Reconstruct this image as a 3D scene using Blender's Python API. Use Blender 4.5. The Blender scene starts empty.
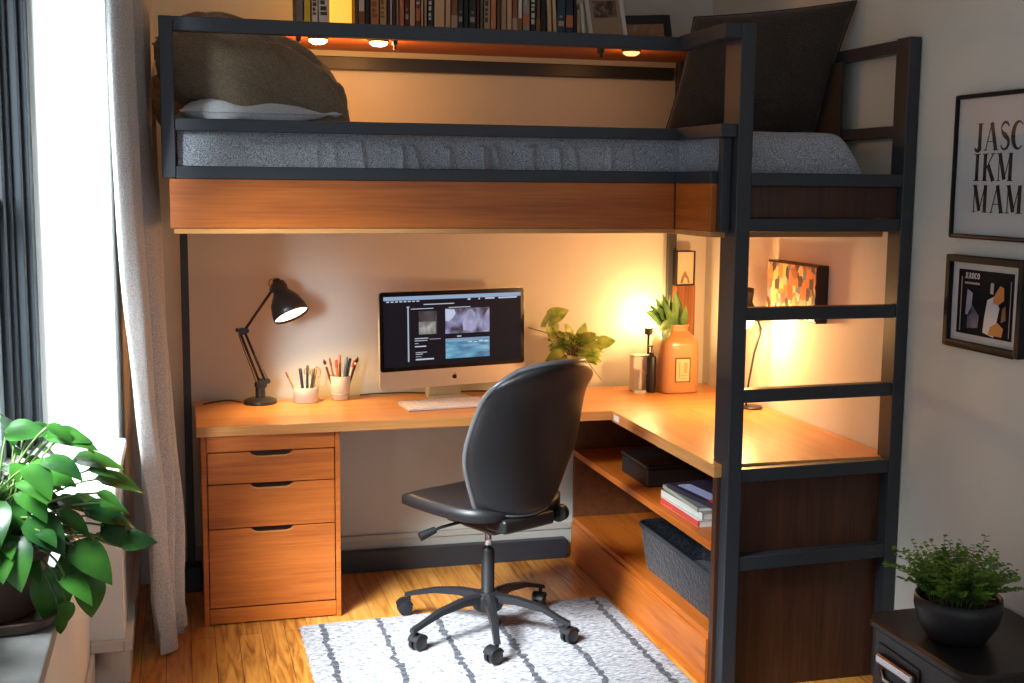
import bpy, math, random
from mathutils import Vector, Matrix
random.seed(7)
S = bpy.context.scene
C = S.collection
PI = math.pi

# ------------------------------------------------------------------ camera
FPX, YAW, PITCH, CH, ROLL = 1229.87, .2629, .1276, 1.628, .0092
cam_data = bpy.data.cameras.new('camera')
cam_data.sensor_width = 36
cam_data.lens = FPX / 1024 * 36
cam_data.clip_start = .05
cam = bpy.data.objects.new('camera', cam_data)
C.objects.link(cam)
cam.location = (0, 0, CH)
cam.matrix_world = (Matrix.Translation((0, 0, CH)) @ Matrix.Rotation(-YAW, 4, 'Z')
                    @ Matrix.Rotation(PI/2 - PITCH, 4, 'X') @ Matrix.Rotation(ROLL, 4, 'Z'))
S.camera = cam
# ------------------------------------------------------------------ colour management, world, daylight
S.view_settings.view_transform = 'Standard'
S.view_settings.look = 'None'
S.view_settings.gamma = 1
S.view_settings.use_curve_mapping = False
S.view_settings.exposure = 0.0
w = bpy.data.worlds.new('world'); S.world = w; w.use_nodes = True
bgn = w.node_tree.nodes['Background']
bgn.inputs[0].default_value = (.70, .79, .93, 1); bgn.inputs[1].default_value = .95


def lamp(name, kind, loc, energy, color, **k):
    d = bpy.data.lights.new(name, kind); d.energy = energy; d.color = color
    for a, v in k.items():
        if a not in ('aim',): setattr(d, a, v)
    o = bpy.data.objects.new(name, d); C.objects.link(o); o.location = loc
    if 'aim' in k:
        o.rotation_euler = (Vector(k['aim']) - Vector(loc)).to_track_quat('-Z', 'Y').to_euler()
    return o


WARM = (1, .52, .18)
# daylight falling in through the window in the left wall
lamp('window_daylight', 'AREA', (-.78, 2.35, 1.75), 23, (.84, .92, 1.0), shape='RECTANGLE', size=.30, size_y=1.5, spread=.62, aim=(-.36, 4.0, 1.45))
lamp('window_skylight', 'AREA', (-.95, 2.75, 2.15), 70, (.90, .94, 1.0), shape='RECTANGLE', size=1.0, size_y=.9, spread=.85, aim=(.66, 3.95, .0))


# ------------------------------------------------------------------ materials
MATS = {}


def nt(name):
    m = bpy.data.materials.new(name); m.use_nodes = True
    b = m.node_tree.nodes['Principled BSDF']
    return m, m.node_tree.nodes, m.node_tree.links, b


def flat(name, col, rough=.5, metal=0., spec=.5, bump=0, bscale=200, emit=None, es=0, coat=0):
    if name in MATS: return MATS[name]
    m, n, l, b = nt(name)
    b.inputs['Base Color'].default_value = (*col, 1)
    b.inputs['Roughness'].default_value = rough; b.inputs['Metallic'].default_value = metal
    b.inputs['Specular IOR Level'].default_value = spec
    if coat: b.inputs['Coat Weight'].default_value = coat
    # faint mottling keeps every surface procedural
    tc = n.new('ShaderNodeTexCoord'); no = n.new('ShaderNodeTexNoise'); no.inputs['Scale'].default_value = bscale
    l.new(tc.outputs['Object'], no.inputs['Vector'])
    if bump:
        bp = n.new('ShaderNodeBump'); bp.inputs['Strength'].default_value = bump; bp.inputs['Distance'].default_value = .002
        l.new(no.outputs[0], bp.inputs['Height']); l.new(bp.outputs[0], b.inputs['Normal'])
    else:
        mr = n.new('ShaderNodeMapRange'); mr.inputs[3].default_value = max(0, rough-.05); mr.inputs[4].default_value = min(1, rough+.05)
        l.new(no.outputs[0], mr.inputs[0]); l.new(mr.outputs[0], b.inputs['Roughness'])
    if emit:
        b.inputs['Emission Color'].default_value = (*emit, 1); b.inputs['Emission Strength'].default_value = es
    MATS[name] = m
    return m


def ramp(n, cols):
    r = n.new('ShaderNodeValToRGB')
    els = r.color_ramp.elements
    while len(els) < len(cols): els.new(.5)
    for e, (p, c) in zip(els, cols): e.position = p; e.color = (*c, 1)
    return r


def wood(name, dark, mid, light, axis=0, rough=.42, scale=1., coat=.05):
    if name in MATS: return MATS[name]
    m, n, l, b = nt(name)
    tc = n.new('ShaderNodeTexCoord'); mp = n.new('ShaderNodeMapping')
    sc = [26*scale]*3; sc[axis] = 1.3*scale
    mp.inputs['Scale'].default_value = sc
    l.new(tc.outputs['Object'], mp.inputs['Vector'])
    a = n.new('ShaderNodeTexNoise'); a.inputs['Scale'].default_value = 1.0; a.inputs['Detail'].default_value = 5; a.inputs['Distortion'].default_value = .8
    l.new(mp.outputs[0], a.inputs['Vector'])
    mp2 = n.new('ShaderNodeMapping'); sc2 = [150*scale]*3; sc2[axis] = 6*scale; mp2.inputs['Scale'].default_value = sc2
    l.new(tc.outputs['Object'], mp2.inputs['Vector'])
    f = n.new('ShaderNodeTexNoise'); f.inputs['Scale'].default_value = 1.; f.inputs['Detail'].default_value = 3
    l.new(mp2.outputs[0], f.inputs['Vector'])
    mx = n.new('ShaderNodeMath'); mx.operation = 'MULTIPLY_ADD'; mx.inputs[1].default_value = .45
    l.new(f.outputs[0], mx.inputs[0])
    m2 = n.new('ShaderNodeMath'); m2.operation = 'MULTIPLY'; m2.inputs[1].default_value = .55
    l.new(a.outputs[0], m2.inputs[0]); l.new(m2.outputs[0], mx.inputs[2])
    r = ramp(n, [(.36, dark), (.5, mid), (.66, light)])
    l.new(mx.outputs[0], r.inputs[0]); l.new(r.outputs[0], b.inputs['Base Color'])
    b.inputs['Roughness'].default_value = rough; b.inputs['Coat Weight'].default_value = coat; b.inputs['Coat Roughness'].default_value = .3
    bp = n.new('ShaderNodeBump'); bp.inputs['Strength'].default_value = .12; bp.inputs['Distance'].default_value = .001
    l.new(mx.outputs[0], bp.inputs['Height']); l.new(bp.outputs[0], b.inputs['Normal'])
    MATS[name] = m
    return m


def fabric(name, c1, c2, scale=420, rough=.95, bump=.5, sheen=.2, c3=None, s2=25):
    if name in MATS: return MATS[name]
    m, n, l, b = nt(name)
    tc = n.new('ShaderNodeTexCoord')
    no = n.new('ShaderNodeTexNoise'); no.inputs['Scale'].default_value = scale; no.inputs['Detail'].default_value = 3
    l.new(tc.outputs['Object'], no.inputs['Vector'])
    r = ramp(n, [(.38, c1), (.62, c2)]); l.new(no.outputs[0], r.inputs[0])
    l.new(r.outputs[0], b.inputs['Base Color'])
    b.inputs['Roughness'].default_value = rough; b.inputs['Sheen Weight'].default_value = sheen
    b.inputs['Specular IOR Level'].default_value = .15
    bp = n.new('ShaderNodeBump'); bp.inputs['Strength'].default_value = bump; bp.inputs['Distance'].default_value = .002
    n2 = n.new('ShaderNodeTexNoise'); n2.inputs['Scale'].default_value = s2; n2.inputs['Detail'].default_value = 2
    l.new(tc.outputs['Object'], n2.inputs['Vector'])
    ad = n.new('ShaderNodeMath'); ad.operation = 'MULTIPLY_ADD'; ad.inputs[1].default_value = 3
    l.new(n2.outputs[0], ad.inputs[0]); l.new(no.outputs[0], ad.inputs[2])
    l.new(ad.outputs[0], bp.inputs['Height']); l.new(bp.outputs[0], b.inputs['Normal'])
    MATS[name] = m
    return m


def leafmat(name, c1, c2, scale=18, trans=.25, rough=.35):
    if name in MATS: return MATS[name]
    m, n, l, b = nt(name)
    tc = n.new('ShaderNodeTexCoord'); no = n.new('ShaderNodeTexNoise'); no.inputs['Scale'].default_value = scale
    l.new(tc.outputs['Object'], no.inputs['Vector'])
    r = ramp(n, [(.35, c1), (.65, c2)]); l.new(no.outputs[0], r.inputs[0]); l.new(r.outputs[0], b.inputs['Base Color'])
    b.inputs['Roughness'].default_value = rough
    tr = n.new('ShaderNodeBsdfTranslucent'); l.new(r.outputs[0], tr.inputs[0])
    mix = n.new('ShaderNodeMixShader'); mix.inputs[0].default_value = trans
    l.new(b.outputs[0], mix.inputs[1]); l.new(tr.outputs[0], mix.inputs[2])
    l.new(mix.outputs[0], n['Material Output'].inputs[0])
    MATS[name] = m
    return m


def glassmat(name, col, rough=.03, ior=1.45):
    if name in MATS: return MATS[name]
    m, n, l, b = nt(name)
    b.inputs['Base Color'].default_value = (*col, 1); b.inputs['Roughness'].default_value = rough
    b.inputs['Transmission Weight'].default_value = 1; b.inputs['IOR'].default_value = ior
    MATS[name] = m
    return m


def thin_glass(name):
    m, n, l, b = nt(name)
    t = n.new('ShaderNodeBsdfTransparent'); t.inputs[0].default_value = (.95, .97, .97, 1)
    g = n.new('ShaderNodeBsdfGlossy'); g.inputs['Roughness'].default_value = .02
    mx = n.new('ShaderNodeMixShader'); mx.inputs[0].default_value = .05; l.new(t.outputs[0], mx.inputs[1]); l.new(g.outputs[0], mx.inputs[2])
    l.new(mx.outputs[0], n['Material Output'].inputs[0])
    MATS[name] = m
    return m


def emis(name, col, s):
    if name in MATS: return MATS[name]
    m, n, l, b = nt(name)
    b.inputs['Base Color'].default_value = (.005, .005, .005, 1); b.inputs['Specular IOR Level'].default_value = .1; b.inputs['Roughness'].default_value = .6
    b.inputs['Emission Color'].default_value = (*col, 1); b.inputs['Emission Strength'].default_value = s
    MATS[name] = m
    return m


METAL = flat('black_metal', (.026, .031, .038), .42, .0, .5)
BLK = flat('black_plastic', (.012, .012, .014), .45)
BLKG = flat('black_gloss', (.01, .01, .012), .2)
CHROME = flat('chrome', (.7, .7, .7), .2, 1)
SILVER = flat('silver', (.62, .63, .65), .38, .6)
WHITEP = flat('white_plastic', (.8, .8, .8), .4)
CHERRY = wood('cherry_x', (.34, .078, .006), (.45, .112, .010), (.54, .145, .016), 0)
CHERRYY = wood('cherry_y', (.34, .078, .006), (.45, .112, .010), (.54, .145, .016), 1)
DESKW = wood('desk_wood', (.50, .20, .05), (.58, .26, .075), (.66, .32, .11), 0, rough=.33, scale=.8)
DESKWY = wood('desk_wood_y', (.50, .20, .05), (.58, .26, .075), (.66, .32, .11), 1, rough=.33, scale=.8)
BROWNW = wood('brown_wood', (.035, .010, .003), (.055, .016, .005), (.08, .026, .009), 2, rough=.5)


# ------------------------------------------------------------------ mesh helpers
class MB:
    def __init__(s): s.v = []; s.f = []; s.mi = []; s.cur = 0
    def add(s, vs, fs):
        o = len(s.v); s.v += [tuple(v) for v in vs]; s.f += [tuple(i+o for i in f) for f in fs]; s.mi += [s.cur]*len(fs)
        return s
    def box(s, x0, x1, y0, y1, z0, z1, M=None):
        vs = [Vector((x, y, z)) for z in (z0, z1) for y in (y0, y1) for x in (x0, x1)]
        if M: vs = [M @ v for v in vs]
        return s.add(vs, [(0, 2, 3, 1), (4, 5, 7, 6), (0, 1, 5, 4), (2, 6, 7, 3), (0, 4, 6, 2), (1, 3, 7, 5)])
    def tube(s, pts, r, n=10, cap=True):
        pts = [Vector(p) for p in pts]; rs = r if isinstance(r, (list, tuple)) else [r]*len(pts)
        vs = []; fs = []; up = None
        for i, p in enumerate(pts):
            d = (pts[min(i+1, len(pts)-1)] - pts[max(i-1, 0)]).normalized()
            if up is None:
                up = Vector((0, 0, 1)) if abs(d.z) < .9 else Vector((1, 0, 0))
            a = d.cross(up).normalized(); b2 = a.cross(d).normalized(); up = b2
            for k in range(n):
                t = 2*PI*k/n; vs.append(p + (a*math.cos(t) + b2*math.sin(t))*rs[i])
        for i in range(len(pts)-1):
            for k in range(n):
                k2 = (k+1) % n; fs.append((i*n+k, i*n+k2, (i+1)*n+k2, (i+1)*n+k))
        if cap: fs.append(tuple(range(n-1, -1, -1))); fs.append(tuple((len(pts)-1)*n+k for k in range(n)))
        return s.add(vs, fs)
    def lathe(s, prof, n=32, M=None, sq=None, cx=0, cy=0):
        vs = []; fs = []
        for (r, z) in prof:
            for k in range(n):
                t = 2*PI*k/n; q = 1
                if sq: q = 1/((abs(math.cos(t))**sq + abs(math.sin(t))**sq)**(1/sq))
                vs.append(Vector((cx+r*q*math.cos(t), cy+r*q*math.sin(t), z)))
        if M: vs = [M @ v for v in vs]
        for i in range(len(prof)-1):
            for k in range(n):
                k2 = (k+1) % n; fs.append((i*n+k, i*n+k2, (i+1)*n+k2, (i+1)*n+k))
        if prof[0][0] > 1e-6: fs.append(tuple(range(n-1, -1, -1)))
        if prof[-1][0] > 1e-6: fs.append(tuple((len(prof)-1)*n+k for k in range(n)))
        return s.add(vs, fs)
    def prism(s, poly, f3):
        """poly 2D points, f3(u,v,side)->3D point for side 0 and 1"""
        n = len(poly)
        vs = [f3(u, v, 0) for u, v in poly] + [f3(u, v, 1) for u, v in poly]
        return s.add(vs, [tuple(range(n-1, -1, -1)), tuple(range(n, 2*n))] + [(i, (i+1) % n, n+(i+1) % n, n+i) for i in range(n)])
    def grid(s, nu, nv, fn, flip=False, closed=False):
        vs = [fn(i/(nu-1) if not closed else i/nu, j/(nv-1)) for j in range(nv) for i in range(nu)]
        fs = []
        for j in range(nv-1):
            for i in range(nu if closed else nu-1):
                i2 = (i+1) % nu; q = (j*nu+i, j*nu+i2, (j+1)*nu+i2, (j+1)*nu+i)
                fs.append(q[::-1] if flip else q)
        return s.add(vs, fs)
    def build(s, name, mats, parent=None, smooth=False, bevel=0, world=False, subs=0, seg=2, auto=None):
        me = bpy.data.meshes.new(name)
        vs = s.v
        if world and parent is not None:
            inv = root_matrix(parent).inverted(); vs = [tuple(inv @ Vector(v)) for v in vs]
        me.from_pydata(vs, [], s.f)
        for m in (mats if isinstance(mats, (list, tuple)) else [mats]): me.materials.append(m)
        for p, i in zip(me.polygons, s.mi): p.material_index = i; p.use_smooth = smooth
        me.validate(); me.update()
        import bmesh
        bm = bmesh.new(); bm.from_mesh(me)
        bmesh.ops.remove_doubles(bm, verts=bm.verts, dist=1e-6)
        bmesh.ops.recalc_face_normals(bm, faces=bm.faces); bm.to_mesh(me); bm.free()
        o = bpy.data.objects.new(name, me); C.objects.link(o)
        if parent is not None: o.parent = parent
        if bevel:
            b = o.modifiers.new('bevel', 'BEVEL'); b.width = bevel; b.segments = seg; b.limit_method = 'ANGLE'; b.angle_limit = .6
            if not smooth:
                for p in me.polygons: p.use_smooth = True
                b.harden_normals = True
        if subs:
            b = o.modifiers.new('sub', 'SUBSURF'); b.levels = subs; b.render_levels = subs
        if auto and not bevel:
            for p in me.polygons: p.use_smooth = True
            for e in me.edges: pass
            try: me.set_sharp_from_angle(angle=auto)
            except Exception: pass
        return o


def root_matrix(o):
    M = Matrix.Translation(o.location) @ o.rotation_euler.to_matrix().to_4x4()
    if o.parent is not None: M = root_matrix(o.parent) @ M
    return M


def tag(o, label, cat, group=None, kind=None):
    if label: o['label'] = label
    if cat: o['category'] = cat
    if group: o['group'] = group
    if kind: o['kind'] = kind
    return o


def thing(name, label, cat, loc=(0, 0, 0), rz=0, group=None):
    o = bpy.data.objects.new(name, None); o.empty_display_size = .1; C.objects.link(o)
    o.location = loc; o.rotation_euler = (0, 0, rz)
    return tag(o, label, cat, group)


def struct(name, mb, mat, label=None, parent=None, **k):
    o = mb.build(name, mat, parent, **k); o['kind'] = 'structure'
    if label: o['label'] = label
    return o


def lerp(a, b, t): return a+(b-a)*t


def B(*a, M=None): return MB().box(*a, M=M)
def smooth01(t): t = max(0, min(1, t)); return t*t*(3-2*t)


# ------------------------------------------------------------------ main dimensions (metres)
BY, RX = 5.06, 2.25         # back wall, right wall
DF = 4.475                  # desk front edge
RL, RF = 1.611, 3.508        # side desk left edge, front edge
B1, B2 = 3.818, 3.46        # bed front plane, ladder plane
BS = 1.583                  # where the bed front steps forward
CEIL = 2.95

# ------------------------------------------------------------------ room shell


def plaster(name, col, bump=.15):
    m, n, l, b = nt(name)
    tc = n.new('ShaderNodeTexCoord'); no = n.new('ShaderNodeTexNoise'); no.inputs['Scale'].default_value = 2.2; no.inputs['Detail'].default_value = 4
    l.new(tc.outputs['Object'], no.inputs['Vector'])
    r = ramp(n, [(.3, tuple(c*.95 for c in col)), (.7, tuple(min(1, c*1.03) for c in col))]); l.new(no.outputs[0], r.inputs[0])
    l.new(r.outputs[0], b.inputs['Base Color']); b.inputs['Roughness'].default_value = .75
    n2 = n.new('ShaderNodeTexNoise'); n2.inputs['Scale'].default_value = 60; n2.inputs['Detail'].default_value = 5
    l.new(tc.outputs['Object'], n2.inputs['Vector'])
    bp = n.new('ShaderNodeBump'); bp.inputs['Strength'].default_value = bump; bp.inputs['Distance'].default_value = .003
    l.new(n2.outputs[0], bp.inputs['Height']); l.new(bp.outputs[0], b.inputs['Normal'])
    return m


WALLM = plaster('wall_paint', (.66, .665, .595))
WALLW = plaster('wall_white', (.78, .785, .75))
TRIMM = flat('trim_paint', (.50, .49, .43), .45)


def floor_mat():
    m, n, l, b = nt('floor_planks')
    tc = n.new('ShaderNodeTexCoord')
    mp = n.new('ShaderNodeMapping'); mp.inputs['Rotation'].default_value = (0, 0, PI/2)
    l.new(tc.outputs['Object'], mp.inputs['Vector'])
    br = n.new('ShaderNodeTexBrick'); br.inputs['Scale'].default_value = 1
    br.inputs['Brick Width'].default_value = 1.3; br.inputs['Row Height'].default_value = .083; br.inputs['Mortar Size'].default_value = .0012
    br.inputs['Color1'].default_value = (0, 0, 0, 1); br.inputs['Color2'].default_value = (1, 1, 1, 1); br.inputs['Mortar'].default_value = (.5, .5, .5, 1)
    br.offset = .37
    l.new(mp.outputs[0], br.inputs['Vector'])
    m2 = n.new('ShaderNodeMapping'); m2.inputs['Scale'].default_value = (16, 1.4, 16)
    l.new(tc.outputs['Object'], m2.inputs['Vector'])
    no = n.new('ShaderNodeTexNoise'); no.inputs['Scale'].default_value = 1.5; no.inputs['Detail'].default_value = 6; no.inputs['Distortion'].default_value = 2.0
    l.new(m2.outputs[0], no.inputs['Vector'])
    mm = n.new('ShaderNodeMath'); mm.operation = 'MULTIPLY_ADD'; mm.inputs[1].default_value = .22
    l.new(br.outputs['Color'], mm.inputs[0]); l.new(no.outputs[0], mm.inputs[2])
    r = ramp(n, [(.38, (.24, .080, .010)), (.6, (.55, .22, .035)), (.85, (.70, .33, .075))])
    l.new(mm.outputs[0], r.inputs[0])
    mix = n.new('ShaderNodeMixRGB'); mix.inputs[2].default_value = (.06, .025, .01, 1)
    l.new(br.outputs['Fac'], mix.inputs[0]); l.new(r.outputs[0], mix.inputs[1]); l.new(mix.outputs[0], b.inputs['Base Color'])
    b.inputs['Roughness'].default_value = .32; b.inputs['Coat Weight'].default_value = .2; b.inputs['Coat Roughness'].default_value = .2
    bp = n.new('ShaderNodeBump'); bp.inputs['Strength'].default_value = .1; bp.inputs['Distance'].default_value = .001
    l.new(mm.outputs[0], bp.inputs['Height']); l.new(bp.outputs[0], b.inputs['Normal'])
    return m


struct('floor', B(-.9, RX+.1, -1.2, BY+.1, -.08, 0), floor_mat())
struct('wall_back', B(-.9, RX+.12, BY, BY+.12, 0, CEIL), WALLM)
struct('wall_right', B(RX, RX+.12, -1.2, BY, 0, CEIL), WALLM)
struct('ceiling', B(-.9, RX+.12, -1.2, BY+.12, CEIL, CEIL+.08), WALLW)
# left wall: pier at the back, low wall and lintel around the window recess
XL, XN, YJ = -.21, -.316, 4.05
wl = MB(); wl.box(-.62, XL, YJ, BY, 0, CEIL)                       # pier with the white reveal
wl.box(-.62, XN, 1.0, YJ, 0, .56)                                  # low wall below the ledge
wl.box(-.62, XN, 3.42, YJ, .56, .775)                              # raised wall below the window board
wl.box(-.62, XN, 1.0, YJ, 2.62, CEIL)                              # lintel
wl.box(-.62, XL-.02, -1.2, 1.0, 0, CEIL)
struct('wall_left', wl, WALLW)
struct('trim_1', B(-.60, -.185, 3.40, 4.048, .775, .812), flat('sill_white', (.82, .82, .80), .4), 'white window board', bevel=.008)
# stone ledge


def stone():
    m, n, l, b = nt('ledge_stone')
    tc = n.new('ShaderNodeTexCoord'); no = n.new('ShaderNodeTexNoise'); no.inputs['Scale'].default_value = 9; no.inputs['Detail'].default_value = 8
    l.new(tc.outputs['Object'], no.inputs['Vector'])
    r = ramp(n, [(.3, (.16, .16, .15)), (.7, (.32, .32, .30))]); l.new(no.outputs[0], r.inputs[0]); l.new(r.outputs[0], b.inputs['Base Color'])
    b.inputs['Roughness'].default_value = .45
    return m


struct('trim_2', B(-.62, XN+.012, 1.2, 3.415, .562, .60), stone(), 'grey stone ledge', bevel=.006)
# baseboards
bb = MB(); bb.box(XL+.014, RX-.016, BY-.016, BY-.001, 0, .12); bb.box(XL+.014, RX-.016, BY-.022, BY-.001, .12, .145)
struct('baseboard_back', bb, TRIMM, bevel=.003)
bb = MB(); bb.box(RX-.016, RX-.001, -1.2, BY-.002, 0, .12); bb.box(RX-.022, RX-.001, -1.2, BY-.002, .12, .145)
struct('baseboard_right', bb, TRIMM, bevel=.003)
bb = MB(); bb.box(XL+.001, XL+.016, YJ-.016, BY-.02, 0, .11); bb.box(XL+.001, XL+.024, YJ-.024, BY-.02, .11, .145)
bb.box(XN+.001, XL+.001, YJ-.016, YJ-.001, 0, .11); bb.box(XN+.001, XL+.001, YJ-.024, YJ-.001, .11, .145)
bb.box(XN+.001, XN+.014, 1.0, YJ-.016, 0, .11)
struct('baseboard_left', bb, flat('trim_white', (.66, .62, .56), .4), bevel=.003)
# window: dark moulded frame against the reveal, sash and glass
DARKF = flat('window_dark', (.014, .017, .020), .7, spec=.15)
win = bpy.data.objects.new('window_1', None); C.objects.link(win); win.location = (-.5, 3.2, .812); win['kind'] = 'structure'
win['label'] = 'dark framed sash window in the left wall'
fr = MB()
for i, (a, d, xx) in enumerate([(4.045, .10, -.432), (3.945, .05, -.45), (3.895, .035, -.475), (3.86, .06, -.49)]):
    fr.box(-.56, xx, a-d+.004, a, .815, 2.615)
fr.box(-.56, -.49, 1.35, 1.45, .815, 2.615); fr.box(-.56, -.47, 1.45, 3.8, 2.52, 2.615)
fo = fr.build('window_frame', DARKF, win, world=True, bevel=.004)
sa = MB(); sa.box(-.55, -.50, 1.45, 3.80, 1.53, 1.575); sa.box(-.55, -.51, 3.72, 3.80, .86, 1.53); sa.box(-.55, -.51, 1.45, 3.8, .815, .87)
sa.box(-.55, -.50, 2.60, 2.65, .87, 2.52)
sa.build('sash', flat('sash_grey', (.08, .10, .105), .7, spec=.2), win, world=True, bevel=.003)
MB().box(-.534, -.530, 1.45, 3.72, .87, 2.52).build('window_glass', thin_glass('window_glass_m'), win, world=True)

# ------------------------------------------------------------------ curtain
CUR = fabric('curtain_linen', (.34, .33, .32), (.56, .55, .54), scale=260, bump=.35, s2=120)


def curtain():
    t = thing('curtain', 'long grey linen curtain bunched beside the window recess', 'curtain', (-.12, 4.1, 0))
    base = [(-.150, 3.60), (-.185, 3.52), (-.175, 3.47), (-.140, 3.50), (-.108, 3.56), (-.098, 3.68), (-.165, 3.79), (-.172, 3.88), (-.100, 3.93), (-.062, 4.0),
            (-.080, 4.08), (-.160, 4.12), (-.165, 4.2), (-.085, 4.25), (-.048, 4.33), (-.07, 4.40), (-.15, 4.45), (-.15, 4.52), (-.09, 4.56), (-.045, 4.62), (-.055, 4.70)]
    n = len(base)
    def cr(u):
        x = u*(n-1); i = min(int(x), n-2); f = x-i
        p = [Vector(base[max(0, min(n-1, k))]) for k in (i-1, i, i+1, i+2)]
        return .5*((2*p[1]) + (p[2]-p[0])*f + (2*p[0]-5*p[1]+4*p[2]-p[3])*f*f + (3*p[1]-p[0]-3*p[2]+p[3])*f**3)
    def fn(u, v):
        z = .015 + 2.55*v
        p = cr(u)
        k = 1-smooth01(z/2.2)          # gathered towards the back near the floor
        y = p.y + (4.42-p.y)*(.80*k)
        x = p.x + .012*math.sin(z*3.1+u*9)*(.4+k) + .01*k + .006*math.sin(z*11+u*31)*k
        lo = max(0, 1-z/.18)
        x += .03*lo*math.sin(u*26); y += .02*lo*math.cos(u*19)
        q = smooth01((z-.2)/1.7)
        tt = (x+.190)/.145
        x = lerp(lerp(-.140, -.182, q), lerp(-.030, -.082, q), tt)
        x = max(x, XL+.02)
        return (x, y, z)
    o = MB().grid(170, 60, fn).build('curtain_panel', CUR, t, smooth=True, world=True)
    s = o.modifiers.new('s', 'SOLIDIFY'); s.thickness = .003
    MB().grid(170, 2, lambda u, v: (fn(u, 0)[0], fn(u, 0)[1], .012+.07*v) if v == 0 else (fn(u, .03)[0]+.002, fn(u, .03)[1]-.002, .09)).build('hem', CUR, t, smooth=True, world=True)


curtain()

# ------------------------------------------------------------------ loft bed
bed = thing('loft_bed', 'black metal framed loft bed with cherry wood side boards over the desk', 'bed', (1.1, 4.4, 0))


def bpart(name, mb, mat, label=None, **k):
    o = mb.build(name, mat, bed, world=True, **k)
    if label: o['label'] = label
    return o


ZT, ZB = 2.10, 1.487
bpart('side_board', B(-.030, BS-.003, B1, B1+.022, ZB, 1.634), CHERRY, 'cherry board along the long front edge', bevel=.002)
bpart('side_board', B(BS, BS+.022, B2+.075, B1-.001, ZB, 1.634), CHERRYY, bevel=.002)
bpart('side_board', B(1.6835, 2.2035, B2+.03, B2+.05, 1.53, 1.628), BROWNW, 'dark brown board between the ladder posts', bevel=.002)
bpart('bottom_board', B(-.02, BS+.002, B1+.002, BY-.03, 1.470, 1.486), DESKW, bevel=.002)
bpart('bottom_board', B(BS+.003, RX-.062, B2+.076, BY-.03, 1.468, 1.486), DESKW, bevel=.002)
RAIL = .042
bpart('base_rail', B(-.0095, BS+.008, B1-.004, B1+.036, 1.634, 1.672), METAL, bevel=.003)
bpart('base_rail', B(BS-.004, BS+.036, B2+.075, B1-.004, 1.634, 1.672), METAL, bevel=.003)
bpart('base_rail', B(1.6835, 2.2035, B2, B2+.04, 1.628, 1.668), METAL, bevel=.003)
bpart('guard_rail', B(-.0095, BS+.045, B1-.004, B1+.036, 1.775, 1.812), METAL, bevel=.003)
bpart('guard_rail', B(BS-.002, 1.6345, B2+.01, B1-.004, 1.775, 1.814), METAL, bevel=.003)
bpart('guard_post', B(1.602, 1.633, B2+.04, B2+.07, 1.486, 1.774), METAL, bevel=.002)
bpart('top_rail', B(-.0095, BS+.045, B1-.004, B1+.036, 2.064, ZT+.006), METAL, bevel=.003)
bpart('top_rail', B(BS-.002, 1.6345, B2, B1-.0045, 2.066, ZT+.010), METAL, bevel=.003)
bpart('corner_post', B(-.050, -.010, B1-.004, B1+.04, 1.636, ZT+.006), METAL, bevel=.003)
# ladder
bpart('ladder_post', B(1.635, 1.683, B2, B2+.112, 0, ZT+.012), METAL, 'left ladder post', bevel=.003)
bpart('ladder_post', B(2.204, 2.247, B2, B2+.075, 0, ZT-.006), METAL, 'right ladder post', bevel=.003)
for z0, z1, tilt in ((1.488, 1.529, 0), (1.213, 1.254, 0), (.955, .997, .005), (.700, .743, .006), (.412, .458, .010)):
    M = Matrix.Translation((1.683, 0, z0)) @ Matrix.Rotation(-tilt/.507, 4, 'Y')
    bpart('rung', B(0, .5205, B2+.004, B2+.046, 0, z1-z0, M=M), METAL, bevel=.003)
# right hand rails along the wall
bpart('side_rail', B(RX-.045, RX-.008, B2+.0755, BY-.045, 2.050, ZT-.010), METAL, bevel=.003)
bpart('side_rail', B(RX-.045, RX-.008, B2+.0755, BY-.045, 1.785, 1.822), METAL, bevel=.003)
bpart('side_rail', B(RX-.045, RX-.008, B2+.0755, BY-.045, 1.60, 1.64), METAL, bevel=.003)
bpart('headboard', B(RX-.062, RX-.045, B1+.03, BY-.06, 1.60, 2.05), flat('headboard_brown', (.035, .02, .014), .7), 'dark brown headboard panel', bevel=.003)
# back rails and legs
bpart('back_rail', B(.0, 2.06, BY-.045, BY-.010, 2.075, 2.126), METAL, bevel=.003)
bpart('back_rail', B(.03, 1.60, BY-.066, BY-.025, .0, .088), METAL, 'low rail on the floor along the back wall', bevel=.003)
bpart('leg', B(-.006, .024, BY-.10, BY-.068, 0, 1.468), METAL, 'slim rear leg beside the curtain', bevel=.003)
bpart('leg', B(2.05, 2.085, BY-.062, BY-.026, .7515, 1.466), METAL, bevel=.003)
bpart('back_post', B(2.062, 2.10, BY-.09, BY-.05, 1.487, 2.148), METAL, bevel=.003)
bpart('base_block', B(-.03, .045, BY-.16, BY-.068, 0, .10), METAL, bevel=.003)
bpart('back_post', B(-.02, .018, BY-.09, BY-.05, 1.487, 2.12), METAL, bevel=.003)

# mattress: one body, stepping forward on the right behind the ladder
BLANKET = fabric('blanket_grey', (.15, .16, .18), (.58, .60, .64), scale=330, bump=.6, s2=40)


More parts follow.
